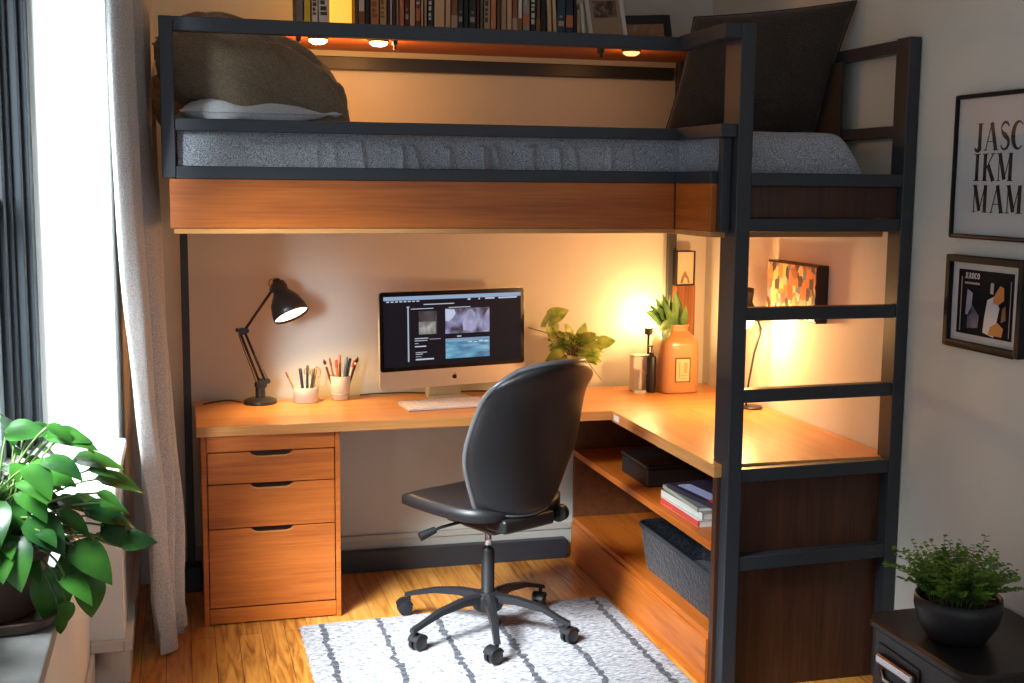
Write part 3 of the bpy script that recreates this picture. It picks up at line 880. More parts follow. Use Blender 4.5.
# backrest
BH = .55; BT = .045
def back_pt(u, v, s):
    a = 2*u-1
    hwid = .238*(1-abs(2*max(v, .5)-1)**3.2*.0)
    w_lo = lerp(.19, .256, smooth01(v/.45))
    w_hi = lerp(.256, .232, smooth01((v-.45)/.4))
    hw_ = w_lo if v < .45 else w_hi
    hw_ *= (1-max(0, (v-.80)/.20)**3*.33)
    if v < .06: hw_ *= .93+.07*v/.06
    z = v*BH
    z -= .030*(abs(a)**3)*smooth01((v-.7)/.3) - .02*(abs(a)**2)*(1-smooth01(v/.2))
    yy = -.22 - .15*v + .030*math.sin(v*PI)*1.0 - .055*smooth01((v-.75)/.25)*.4
    yy += .075*(abs(a)**2.2)                 # wraps forward at the sides
    e = (1-abs(a)**6)*(1-abs(2*v-1)**9)
    th = BT*(.35+.65*max(0, e)**.5)
    # fuller lumbar at front
    return (a*hw_, yy + (th*.5+ .012*math.sin(v*PI))*(1 if s > 0 else 0) - (th*.5)*(0 if s > 0 else 1), z+.485)
m = MB().grid(N, N, lambda u, v: back_pt(u, v, 1)).grid(N, N, lambda u, v: back_pt(u, v, -1), flip=True)
for k in range(K):
    a = ridx(k); b = ridx((k+1) % K); ia, ib = a[1]*N+a[0], b[1]*N+b[0]
    m.f.append((ia, ib, ib+N*N, ia+N*N)); m.mi.append(0)
bk = m.build('backrest', LEATH, ch, smooth=True)
pts = []
for k in range(K+1):
    a = ridx(k % K); p = Vector(back_pt(a[0]/(N-1), a[1]/(N-1), -1)); q = Vector(back_pt(a[0]/(N-1), a[1]/(N-1), 1)); pts.append((p+q)/2)
MB().tube(pts, .0095, 8, cap=False).build('edge_piping', flat('piping', (.10, .105, .11), .3), bk, smooth=True)
# carrier below the seat, link to the back, lever
m = MB(); m.box(-.10, .10, -.14, .12, .405, .447); m.box(-.06, .06, -.10, .08, .385, .406); m.build('seat_plate', CPL, ch, bevel=.01)
m = MB(); m.box(-.12, .12, -.225, -.12, .425, .478); m.box(-.05, .05, -.215, -.17, .44, .50); m.build('back_bracket', CPL, ch, bevel=.014)
m = MB(); m.tube([(.145, -.21, .455), (.175, -.20, .455)], .03, 16); m.tube([(.13, -.21, .455), (.185, -.2, .455)], .012, 10); m.build('tilt_knob', CPL, ch, smooth=False, auto=.6)
m = MB(); m.tube([(-.05, .03, .42), (-.17, .06, .405), (-.20, .07, .395)], .006, 8); m.tube([(-.19, .066, .399), (-.245, .085, .378)], [.012, .017], 10); m.build('height_lever', CPL, ch, auto=.7)
MB().lathe([(.0125, .30), (.0125, .39)], 20).build('gas_lift', CHROME, ch, smooth=True)
MB().lathe([(.033, .085), (.034, .13), (.024, .145), (.024, .30), (.019, .312), (.0, .312)], 24).build('column_sleeve', CPL, ch, auto=.7)
base = MB()
base.lathe([(.0, .082), (.05, .084), (.058, .1), (.055, .135), (.036, .15), (.0, .15)], 28)
angs = [(38, .33), (137, .34), (206, .33), (262, .31), (320, .31)]
rzc = 27
for ang, R in angs:
    a = math.radians(ang-rzc); d = Vector((math.cos(a), math.sin(a), 0)); n_ = Vector((-d.y, d.x, 0))
    prof = [(.03, .130, .024, .03), (.12, .132, .020, .024), (.22, .118, .016, .019), (R-.03, .092, .013, .016), (R+.012, .078, .013, .014)]
    vs = []; fs = []
    for (r, z, w_, h_) in prof:
        p = d*r
        for (sw, szz) in ((-1, -.5), (-.8, .45), (0, .62), (.8, .45), (1, -.5), (0, -.62)):
            vs.append(p + n_*w_*sw + Vector((0, 0, z+h_*szz)))
    for i in range(len(prof)-1):
        for k in range(6): k2 = (k+1) % 6; fs.append((i*6+k, i*6+k2, (i+1)*6+k2, (i+1)*6+k))
    fs.append((5, 4, 3, 2, 1, 0)); fs.append(tuple(24+k for k in range(6)))
    arm = MB().add(vs, fs)
    arm.build('base_arm', flat('arm_plastic', (.012, .013, .015), .35), ch, auto=.5)
    cc = d*R
    sw_ = math.radians(ang*3.1)
    ax = Vector((math.cos(sw_), math.sin(sw_), 0)); tr = Vector((-ax.y, ax.x, 0))
    off = cc + tr*.016
    cs = MB()
    cs.tube([cc+Vector((0, 0, .05)), cc+Vector((0, 0, .084))], .0075, 10)
    # hood over the wheels
    hd = []
    for s in (-1, 1):
        pass
    arc = [off + tr*(.031*math.cos(q)) + Vector((0, 0, .030+.002+.031*math.sin(q))) for q in [i*PI/10 for i in range(1, 10)]]
    vs = []; fs = []
    for p in arc:
        c0 = off+Vector((0, 0, .032)); nrm = (p-c0).normalized()
        for (s1, s2) in ((-.022, 0), (.022, 0), (.022, -.005), (-.022, -.005)): vs.append(p+ax*s1+nrm*(s2+.001))
    for i in range(len(arc)-1):
        for k in range(4): k2 = (k+1) % 4; fs.append((i*4+k, i*4+k2, (i+1)*4+k2, (i+1)*4+k))
    fs.append((3, 2, 1, 0)); fs.append(tuple((len(arc)-1)*4+k for k in range(4)))
    cs.add(vs, fs)
    zf = .0305
    co = cs.build('castor', CPL, ch, auto=.6)
    for s in (-1, 1):
        w0 = off+ax*s*.005+Vector((0, 0, zf)); w1 = off+ax*s*.019+Vector((0, 0, zf)); w2 = off+ax*s*.022+Vector((0, 0, zf))
        MB().tube([w0, w1, w2], [.0275, .0275, .022], 22).build('castor_wheel', CPL, co, auto=.6)
base.build('base_hub', CPL, ch, auto=.6)
for o in [ch]: o.location.z = .0135 - .0030

# ------------------------------------------------------------------ computer
mon = thing('computer_monitor', 'silver all-in-one desktop computer with its dark screen switched on', 'computer', (1.062, 4.862, .75), math.radians(14))
W, Z0, Z1 = .328, .060, .450
# body with rounded corners, thin slab bulging at the back
def rrect(w_, z0, z1, r, n=5):
    out = []
    for cx, cz, a0 in ((w_-r, z1-r, 0), (-w_+r, z1-r, PI/2), (-w_+r, z0+r, PI), (w_-r, z0+r, 3*PI/2)):
        for k in range(n+1):
            a = a0+PI/2*k/n; out.append((cx+r*math.cos(a), cz+r*math.sin(a)))
    return out
TI = Matrix.Rotation(-.03, 4, 'X')
def tp(x, y, z): return tuple(Matrix.Translation((0, 0, .25)) @ TI @ Vector((x, y, z-.25)))
outl = rrect(W, Z0, Z1, .014)
m = MB(); n_ = len(outl)
rings = [(1, -.006), (1, .004), (.985, .010), (.6, .034), (.2, .042)]
vs = []
for sc_, y in rings: vs += [tp(u*sc_, y, (v-.25)*sc_+.25) for u, v in outl]
fs = [tuple(range(n_-1, -1, -1)), tuple((len(rings)-1)*n_+k for k in range(n_))]
for i in range(len(rings)-1):
    for k in range(n_): k2 = (k+1) % n_; fs.append((i*n_+k, i*n_+k2, (i+1)*n_+k2, (i+1)*n_+k))
m.add(vs, fs).build('body', SILVER, mon, auto=.5)
def slab(x0, x1, z0, z1, y, th=.0006):
    vs = [tp(x, yy, z) for z in (z0, z1) for yy in (y-th, y) for x in (x0, x1)]
    return (vs, [(0, 2, 3, 1), (4, 5, 7, 6), (0, 1, 5, 4), (2, 6, 7, 3), (0, 4, 6, 2), (1, 3, 7, 5)])
gl = rrect(W-.0015, Z0+.072, Z1-.0015, .012)
m = MB().prism(gl, lambda u, v, s: tp(u, -.006-.001*(1-s), v)); bez = m.build('screen_glass', flat('screen_black', (.004, .004, .005), .25, spec=.3), mon)
SX0, SX1, SZ0, SZ1 = -W+.018, W-.018, Z0+.088, Z1-.020
m = MB().add(*slab(SX0, SX1, SZ0, SZ1, -.0072)); scr = m.build('display', emis('screen_bg', (.004, .006, .013), .9), mon)
SW, SH = SX1-SX0, SZ1-SZ0
def sp(u0, u1, v0, v1): return SX0+SW*u0, SX0+SW*u1, SZ1-SH*v1, SZ1-SH*v0
def ui(name, rects, mat):
    m = MB()
    for i, r_ in enumerate(rects): m.add(*slab(*sp(*r_), -.0079, .0003+.00003*i))
    m.build(name, mat, scr)
ui('menu_bar', [(0, 1, .0, .055)], emis('ui_bar', (.30, .42, .62), .9))
ui('menu_text', [(.02+.03*i, .04+.03*i, .065, .08) for i in range(8)] + [(.60, .62, .06, .085), (.68, .69, .06, .085), (.73, .80, .06, .08), (.83, .97, .06, .08)], emis('ui_text', (.55, .62, .75), .9))
ui('scroll_bar', [(.165, .175, .17, .93), (.16, .18, .145, .165)], emis('ui_pale', (.45, .55, .68), .8))
ui('heading_text', [(.28, .50, .118, .13), (.19, .35, .178, .188), (.46, .62, .178, .188)], emis('ui_text', (.55, .62, .75), .9))
ui('text_lines', [(.215, .31, .60, .612), (.215, .305, .632, .642), (.32, .40, .62, .626), (.215, .24, .672, .68), (.215, .295, .712, .728), (.22, .30, .80, .808), (.22, .27, .825, .835), (.22, .26, .862, .868), (.22, .35, .895, .915)], emis('ui_text', (.55, .62, .75), .9))
def shot_mat(name, cols, scale, axis_mix=0., strength=1., seed=0.):
    m, n, l, b = nt(name)
    tc = n.new('ShaderNodeTexCoord'); mp = n.new('ShaderNodeMapping'); mp.inputs['Location'].default_value = (seed, 0, seed*.7)
    mp.inputs['Scale'].default_value = (1, 1, 1+axis_mix)
    l.new(tc.outputs['Object'], mp.inputs[0])
    no = n.new('ShaderNodeTexNoise'); no.inputs['Scale'].default_value = scale; no.inputs['Detail'].default_value = 3; l.new(mp.outputs[0], no.inputs['Vector'])
    k = len(cols); r = ramp(n, [(.34+.32*i/(k-1), c) for i, c in enumerate(cols)]); l.new(no.outputs[0], r.inputs[0])
    b.inputs['Base Color'].default_value = (0, 0, 0, 1)
    l.new(r.outputs[0], b.inputs['Emission Color']); b.inputs['Emission Strength'].default_value = strength
    return m
def tile(name, r, mat, d=0.): MB().add(*slab(*sp(*r), -.0079, .0004+d)).build(name, mat, scr)
tile('image_tile', (.245, .375, .22, .55), shot_mat('shot_a', [(.01, .012, .02), (.03, .035, .05), (.05, .06, .08)], 30, seed=2))
tile('image_tile', (.245, .365, .37, .55), shot_mat('shot_a2', [(.10, .10, .10), (.22, .24, .24), (.5, .52, .5)], 22, seed=4), .0003)
tile('image_tile', (.435, .76, .20, .56), shot_mat('shot_b', [(.02, .025, .05), (.16, .18, .33), (.35, .38, .60)], 16, seed=3))
# pale rock shapes on the large image
def poly_tile(name, poly, mat, d=.0004):
    MB().prism([(SX0+SW*u, SZ1-SH*v) for u, v in poly], lambda a, b, s: tp(a, -.0079-d*(1-s)-(.0004 if s == 0 else 0), b)).build(name, mat, scr)
poly_tile('image_rock', [(.565, .52), (.56, .42), (.585, .30), (.60, .23), (.63, .215), (.65, .27), (.665, .40), (.66, .5), (.63, .545), (.60, .53)], shot_mat('shot_rock', [(.20, .22, .38), (.30, .32, .52), (.38, .40, .62)], 20, seed=1), .0007)
poly_tile('image_rock', [(.70, .5), (.72, .33), (.745, .24), (.76, .22), (.76, .53), (.72, .54)], shot_mat('shot_rock2', [(.12, .14, .26), (.22, .24, .42), (.30, .34, .52)], 20, seed=5), .0007)
poly_tile('image_sky', [(.436, .21), (.50, .21), (.51, .27), (.49, .33), (.46, .38), (.436, .37)], emis('shot_sky', (.55, .62, .78), .9), .0007)
tile('image_tile', (.435, .76, .63, .92), shot_mat('shot_c', [(.03, .13, .25), (.07, .28, .45), (.18, .42, .58)], 12, axis_mix=5, seed=7))
tile('image_sky', (.435, .76, .63, .66), emis('shot_sky2', (.22, .33, .52), .9), .0005)
ui('image_foam', [(.44+.04*i, .47+.04*i, .675+.008*(i % 3), .70+.006*(i % 2)) for i in range(8)] + [(.52, .55, .595, .61)], emis('shot_foam', (.55, .65, .75), .9))
ui('image_sea', [(.435, .55, .83, .87), (.6, .76, .86, .90)], emis('shot_sea', (.03, .17, .30), .9))
# fruit emblem on the chin
cx, cz, rr_ = 0, Z0+.036, .0105
def emblem():
    pts = []
    for k in range(40):
        a = PI/2 + 2*PI*k/40; r_ = rr_*(1+.10*math.cos(2*(a-PI/2))*-1) ; x = r_*math.cos(a)*.95; z = r_*math.sin(a)
        if abs(x) < .003 and z > 0: z -= .0015*(1-abs(x)/.003)
        if abs(x) < .003 and z < 0: z += .001*(1-abs(x)/.003)
        bx2, bz2, br2 = .0125, .001, .0048
        dd = math.hypot(x-bx2, z-bz2)
        if dd < br2: x = bx2-math.sqrt(max(0, br2**2-(z-bz2)**2))
        pts.append((cx+x, cz+z))
    m = MB().prism(pts, lambda u, v, s: tp(u, -.0062-.0006*(1-s), v))
    lf = [(0, .0115), (.0015, .0145), (.005, .0168), (.0048, .0135), (.0025, .0115)]
    m.prism([(cx+a, cz+b) for a, b in lf], lambda u, v, s: tp(u, -.0062-.0006*(1-s), v))
    m.build('emblem', BLKG, mon)
emblem()
# stand: neck and foot
m = MB(); m.prism([(.03, .19), (.055, .20), (.115, .012), (.105, .0), (.085, .0)], lambda u, v, s: (-.075+.15*s, u, v)); m.build('stand_neck', SILVER, mon, bevel=.002)
m = MB(); loft(m, [([(x, y-.005) for x, y in rr(.085, .085, .02)], .0005), ([(x, y-.005) for x, y in rr(.085, .085, .02)], .006)]); m.build('stand_foot', SILVER, mon, bevel=.001)
# keyboard
kb = thing('keyboard', 'thin white computer keyboard lying before the computer', 'keyboard', (.995, 4.725, .751), math.radians(6))
m = MB(); m.prism([(-.085, 0), (.065, 0), (.065, .017), (-.085, .006)], lambda u, v, s: (-.172+.358*s, u, v)); m.build('tray', flat('kb_silver', (.7, .7, .72), .35, .3), kb, bevel=.002)
KEY = flat('key_white', (.85, .85, .85), .4)
for r_ in range(6):
    y0 = .060 - r_*.0235; ks = 14 if r_ < 5 else 9
    xs = [(-.165+.0236*k, -.165+.0236*k+.0195) for k in range(14)]
    if r_ == 5: xs = xs[:4] + [(-.165+.0236*4, -.165+.0236*9-.004)] + xs[9:]
    for (a, b_) in xs:
        zt_ = .0115+.06*(y0+.0); 
        MB().box(a, b_, y0-.0185, y0, .0095+.06*(y0), .0135+.06*y0).build('key', KEY, kb)
# mouse, mostly behind the chair
ms = thing('computer_mouse', 'small white computer mouse at the right end of the keyboard', 'mouse', (1.215, 4.76, .7505), .1)
def mp_(u, v):
    a = u*2*PI; r_ = math.sin(v*PI/2); return (.029*math.cos(a)*r_, .053*math.sin(a)*r_, .004+.022*math.cos(v*PI/2)**.7 if v < 1 else .0)
MB().grid(28, 12, mp_, closed=True).add([(.029*math.cos(2*PI*k/28), .053*math.sin(2*PI*k/28), 0) for k in range(28)], [tuple(range(28))]).build('shell', KEY, ms, smooth=True)
MB().box(-.003, .003, .015, .035, .021, .026).build('scroll_wheel', SILVER, ms, bevel=.001)

# ------------------------------------------------------------------ cables
def cable(label, pts, r=.0028):
    # catmull-rom
    out = []; P = [Vector(p) for p in pts]
    for i in range(len(P)-1):
        p0, p1, p2, p3 = P[max(i-1, 0)], P[i], P[i+1], P[min(i+2, len(P)-1)]
        for k in range(8):
            f = k/8; out.append(.5*((2*p1)+(p2-p0)*f+(2*p0-5*p1+4*p2-p3)*f*f+(3*p1-p0-3*p2+p3)*f**3))
    out.append(P[-1])
    return tag(MB().tube(out, r, 8).build('cable', BLK, smooth=True), label, 'cable')
cable('black lamp cable curving along the desktop left of the lamp', [(.215, 4.955, .7535), (.17, 4.985, .757), (.12, 4.98, .754), (.085, 4.955, .7535), (.07, 4.93, .7535)])
cable('thin black cable running behind the computer stand', [(.70, 5.02, .7535), (.78, 5.015, .758), (.90, 5.02, .756), (1.0, 5.01, .7535), (1.18, 5.02, .7535), (1.32, 4.98, .7535)])

# ------------------------------------------------------------------ desk lamp (left)
def shade_prof():
    return [(.014, .0), (.024, -.004), (.028, -.022), (.026, -.036), (.036, -.050), (.052, -.074), (.060, -.105), (.062, -.128)]
LB = Vector((.290, 4.93, .75))
dl = thing('desk_lamp', 'black jointed desk lamp with a lit bell shade on the left of the desk', 'lamp', LB)
LM = flat('lamp_black', (.02, .02, .021), .35)
MB().lathe([(.0, 0), (.064, 0), (.066, .006), (.064, .014), (.052, .020), (.02, .024), (.0, .024)], 40).build('base', LM, dl, auto=.7)
MB().lathe([(.020, .022), (.019, .065), (.023, .068), (.023, .085), (.0, .088)], 20).build('swivel', LM, dl, auto=.6)
elb = Vector((-.068, -.01, .292)); bot = Vector((.012, 0, .078)); topj = Vector((.052, -.02, .455))
for s, off in ((-1, .011), (1, .011)):
    dv = (elb-bot).normalized(); nn = Vector((0, 1, 0)).cross(dv).normalized()
    MB().tube([bot+nn*off*s, elb+nn*off*s*.8], .0052, 8).build('lower_arm', LM, dl, smooth=True)
sp_ = MB(); a = bot+Vector((.012, -.008, .03)); b_ = bot+Vector((-.035, -.008, .12)); turns = 16; pts = []
for i in range(turns*8+1):
    f = i/(turns*8); c0 = a.lerp(b_, f); q = 2*PI*turns*f; pts.append(c0+Vector((.0045*math.cos(q), .0045*math.sin(q), 0)))
sp_.tube(pts, .0012, 5).build('spring', flat('spring_metal', (.25, .24, .23), .35, .8), dl, smooth=True)
m = MB(); m.tube([bot+Vector((-.006, -.02, 0)), bot+Vector((-.006, .02, 0))], .02, 16); m.tube([bot+Vector((.018, -.016, .012)), bot+Vector((.018, .016, .012))], .010, 12); m.build('lower_joint', LM, dl, auto=.6)
m = MB(); m.tube([elb+Vector((0, -.014, 0)), elb+Vector((0, .014, 0))], .014, 16); m.tube([elb+Vector((-.018, -.01, .005)), elb+Vector((-.018, .01, .005))], .008, 12); m.tube([elb+Vector((.018, -.012, .002)), elb+Vector((.018, .012, .002))], .010, 12)
m.build('elbow_joint', LM, dl, auto=.6)
MB().tube([elb+Vector((.012, 0, .005)), topj], .0055, 8).build('upper_arm', LM, dl, smooth=True)
m = MB(); m.tube([topj+Vector((0, -.012, 0)), topj+Vector((0, .012, 0))], .011, 14); m.tube([topj+Vector((.004, 0, .0)), topj+Vector((.014, 0, .02)), topj+Vector((.028, 0, .026))], .006, 8)
m.build('head_joint', LM, dl, auto=.6)
Rs = Matrix.Translation(topj+Vector((.018, 0, .03))) @ Matrix.Rotation(-.38, 4, 'Y') @ Matrix.Rotation(-.42, 4, 'X') @ Matrix.Scale(1.17, 4)
pr = shade_prof(); inner = [(max(r-.003, .004), z-.002) for r, z in pr[::-1]]
MB().lathe(pr+[(pr[-1][0]-.002, pr[-1][1]-.0015)]+inner[1:], 40, M=Rs).build('lamp_shade', LM, dl, smooth=True)
MB().lathe([(.0, .012), (.012, .010), (.015, .0), (.015, -.004)], 18, M=Rs).build('shade_cap', LM, dl, smooth=True)
MB().lathe([(.0, -.060), (.018, -.066), (.028, -.085), (.026, -.104), (.014, -.116), (.0, -.119)], 22, M=Rs).build('bulb', emis('bulb_warm', (1, .66, .32), 30), dl, smooth=True)
MB().lathe([(.0, -.118), (.0578, -.118), (.0582, -.1205), (.0, -.1215)], 36, M=Rs).build('diffuser', emis('diffuser_warm', (1, .82, .55), 6), dl, smooth=True)
pL = Rs @ Vector((0, 0, -.136))
o = lamp('desk_lamp_light', 'SPOT', pL, 17, (1, .57, .19), spot_size=2.7, spot_blend=.6, shadow_soft_size=.04)
o.rotation_euler = (Rs.to_3x3() @ Vector((0, 0, -1))).to_track_quat('-Z', 'Y').to_euler(); o.parent = dl
m = MB(); m.tube([topj+Vector((-.004, .008, .006)), topj+Vector((-.014, .006, .022)), topj+Vector((-.008, .004, .04)), topj+Vector((.010, .0, .045))], .0018, 6)
m.tube([elb+Vector((-.014, .008, -.01)), Vector((-.055, .012, .2)), Vector((-.03, .012, .13)), Vector((-.005, .015, .05)), Vector((-.01, .03, .02))], .0018, 6); m.build('cord', BLK, dl, smooth=True)

# ------------------------------------------------------------------ cups and pens
CER = flat('ceramic', (.60, .60, .56), .45)
def cup(loc, r, h, label, taper=0.):
    t = thing('pen_cup', label, 'cup', loc)
    MB().lathe([(.0, 0), (r-taper-.003, 0), (r-taper, .003), (r-.0005, h-.002), (r-.002, h), (r-.004, h-.002), (r-taper-.004, .006), (.0, .006)], 36).build('cup_body', CER, t, auto=.9)
    return t
c1 = (.470, 4.925, .75); c2 = (.612, 4.955, .75)
cup(c1, .051, .062, 'short wide off-white ceramic cup of pens beside the lamp')
c = cup(c2, .042, .098, 'taller white ceramic cup of pens beside the computer', .007)
MB().lathe([(.0372, .020), (.0382, .026)], 36).build('ring', flat('ceramic2', (.5, .48, .46), .5), c, smooth=True)
def pen(c, dx, dy, lean, az, ln, r, body, tip, label, group, name='pen'):
    a = Vector((math.cos(az)*math.sin(lean), math.sin(az)*math.sin(lean), math.cos(lean)))
    p0 = Vector(c)+Vector((dx, dy, .008)); ln *= 1.12
    t = thing(name, label, 'pen' if name != 'paintbrush' else 'brush', p0, group=group)
    MB().tube([(0, 0, 0), a*(ln*.8)], r, 8).build('barrel', body, t, auto=.7)
    if name == 'paintbrush':
        MB().tube([a*(ln*.8), a*(ln*.86)], r*1.1, 8).build('ferrule', SILVER, t, smooth=True)
        MB().tube([a*(ln*.86), a*(ln*.93), a*ln], [r*1.1, r*1.5, r*.3], 8).build('bristles', tip, t, smooth=True)
    else:
        MB().tube([a*(ln*.8), a*(ln*.97), a*ln], [r*1.15, r*1.1, r*.5], 8).build('cap', tip, t, auto=.9)
P_ = lambda n, c, r=.4: flat(n, c, r)
pb = [((-.028, 0), .42, PI*1.05, .115, .0035, (.45, .24, .10), (.3, .10, .04), 'light brown pencil leaning left out of the short cup'),
      ((-.01, -.01), .10, 3.0, .118, .006, (.02, .03, .06), (.02, .02, .03), 'thick dark blue marker upright in the short cup'),
      ((.004, .01), .06, 1., .124, .005, (.03, .03, .035), (.05, .05, .06), 'black pen upright in the middle of the short cup'),
      ((.012, -.01), .16, .2, .120, .005, (.04, .04, .04), (.1, .1, .1), 'grey black pen leaning right in the short cup'),
      ((.02, .01), .22, .5, .110, .004, (.12, .10, .08), (.3, .2, .1), 'slim brown pen at the right rim of the short cup')]
for (d, le, az, ln, r_, b1c, t1c, lb) in pb:
    pen(c1, d[0], d[1], le, az, ln, r_, P_('pen'+str(b1c), b1c), P_('pen'+str(t1c), t1c), lb, 'pens in the short cup')
# scissors with golden ring handles
t = thing('scissors', 'scissors with thin golden ring handles standing in the short cup', 'scissors', (c1[0]+.014, c1[1]+.02, c1[2]+.008))
GLD = flat('brass', (.55, .33, .12), .3, .8)
for s in (-1, 1):
    MB().tube([(0, 0, 0), (.004*s, 0, .07)], .0035, 6).build('blade', SILVER, t, smooth=True)
    cxx, czz = .013*s+.008*(s > 0)+.006, .107+(.0 if s > 0 else .006); rr2 = .019 if s > 0 else .012
    MB().tube([(cxx+rr2*math.cos(2*PI*k/20), 0, czz+rr2*1.2*math.sin(2*PI*k/20)) for k in range(21)], .002, 6, cap=False).build('handle', GLD, t, smooth=True)
pc = [((-.018, 0), .30, PI, .148, .0045, (.10, .03, .02), (.05, .02, .02), 'dark red brush leaning far left in the taller cup', 'paintbrush'),
      ((-.012, -.01), .20, 2.9, .150, .004, (.35, .12, .06), (.2, .05, .03), 'rust brown pencil leaning left in the taller cup', 'pen'),
      ((-.004, -.015), .10, 3.3, .142, .006, (.60, .18, .10), (.5, .08, .05), 'orange red marker at the front of the taller cup', 'pen'),
      ((0, .01), .05, 1.5, .155, .004, (.06, .03, .02), (.5, .1, .1), 'brown pencil with a red end in the middle of the taller cup', 'pen'),
      ((.006, -.01), .12, .2, .150, .006, (.05, .10, .18), (.08, .16, .28), 'blue marker right of the middle in the taller cup', 'pen'),
      ((.010, .005), .20, .1, .145, .0055, (.05, .06, .09), (.03, .04, .06), 'dark blue pen leaning right in the taller cup', 'pen'),
      ((.012, -.012), .27, -.1, .145, .004, (.55, .50, .45), (.5, .05, .05), 'pale pencil with a red tip leaning right in the taller cup', 'pen'),
      ((.016, .0), .33, .0, .155, .005, (.03, .02, .02), (.01, .01, .01), 'black brush leaning far right in the taller cup', 'paintbrush')]
for (d, le, az, ln, r_, b1c, t1c, lb, nm) in pc:
    pen(c2, d[0], d[1], le, az, ln, r_, P_('pen'+str(b1c), b1c), P_('pen'+str(t1c), t1c), lb, 'pens in the taller cup', nm)

# ------------------------------------------------------------------ leaves
def add_leaf(mb, base, direction, normal, L, Wd, droop=.4, fold=.18, heart=True):
    d = Vector(direction).normalized(); nrm = Vector(normal); nrm = (nrm-d*nrm.dot(d)).normalized(); side = d.cross(nrm)
    nv = 9; vs = []; fs = []
    for j in range(nv):
        t_ = j/(nv-1)
        if heart: wv = (math.sin(PI*min(1, t_**.62))**.85)*(1-.12*t_)
        else: wv = math.sin(PI*t_**.8)
        wv *= Wd/2
        th = droop*t_*t_
        c0 = Vector(base)+d*(L*t_*(1-.15*droop*t_)) - nrm*(L*th*.6)
        back = -d*(L*.10*(1-t_)**3) if heart else Vector()
        for (s, q) in ((-1, 1), (-.55, .55), (0, 0), (.55, .55), (1, 1)):
            vs.append(c0+side*(wv*s)+nrm*(fold*wv*(abs(s)**.7)*1.3*(1-.35*abs(s))) + back*abs(s))
    for j in range(nv-1):
        for k in range(4): fs.append((j*5+k, j*5+k+1, (j+1)*5+k+1, (j+1)*5+k))
    mb.add(vs, fs)


LEAF1 = leafmat('pothos_leaf', (.006, .035, .010), (.045, .17, .022), 7, .22, .25)
LEAF2 = leafmat('pothos_light', (.14, .30, .035), (.48, .56, .14), 22, .3)
LEAF3 = leafmat('fern_leaf', (.07, .20, .02), (.22, .40, .06), 10, .3, .5)
LEAFJ = leafmat('jar_leaf', (.06, .17, .05), (.16, .32, .10), 14, .25)
STEM = flat('stem_green', (.10, .16, .04), .5)
# large pothos on the stone ledge
PP = Vector((-.455, 3.02, .60))
po = thing('potted_plant', 'large leafy green plant in a brown clay pot on the stone ledge by the window', 'plant', PP)
CLAY = flat('clay', (.07, .042, .03), .6, bump=.5, bscale=60)
MB().lathe([(.0, .0), (.135, .0), (.150, .006), (.158, .028), (.152, .03), (.140, .012), (.0, .012)], 44, sq=4).build('saucer', CLAY, po, auto=.8)
MB().lathe([(.0, .013), (.098, .013), (.105, .02), (.138, .155), (.146, .158), (.146, .176), (.136, .178), (.130, .16), (.0, .155)], 40).build('pot', CLAY, po, auto=.8)
MB().lathe([(.0, .158), (.128, .156), (.129, .150), (.0, .150)], 24).build('soil', flat('soil', (.02, .013, .01), .95, bump=1, bscale=80), po)
fol = MB(); st = MB(); rnd = random.Random(21)
def put_leaf(px, py, pz, dx, dy, dz, L, Wd, nx=None, droop=.5):
    P0 = Vector((px, py, pz)); d = Vector((dx, dy, dz)).normalized()
    nr = Vector(nx) if nx else Vector((.15, -.45, .9))
    add_leaf(fol, P0, d, nr, L, Wd, droop)
    root = Vector((rnd.uniform(-.05, .05), rnd.uniform(-.05, .05), .15))
    mid = (root+P0)/2+Vector((0, 0, .06+.3*max(0, P0.z-.15)*.3))
    if P0.z < .15: mid = Vector((P0.x*.8, P0.y*.8, .22))
    pts = []
    for k in range(9):
        f = k/8; pts.append(root*(1-f)**2+mid*2*f*(1-f)+P0*f*f)
    st.tube(pts, .0028, 5)
for i in range(150):
    az = rnd.uniform(-PI, PI); el = rnd.uniform(-.2, 1.35); r_ = rnd.uniform(.10, .26)
    d = Vector((math.cos(az)*math.cos(el), math.sin(az)*math.cos(el), math.sin(el)))
    p = Vector((d.x*r_*1.12, d.y*r_*.85, .20+d.z*r_*1.32 - .03))
    if p.x < -.10 and el < .2: continue
    if p.z < .17 and math.hypot(p.x, p.y) < .16: p.z = .2
    d2 = Vector((d.x, d.y, d.z*.25-.35+rnd.uniform(-.25, .2)))
    L = rnd.uniform(.065, .12)
    put_leaf(p.x, p.y, p.z, d2.x, d2.y, d2.z, L, L*.64, (d.x*.5+.1, d.y*.5-.3, .8))
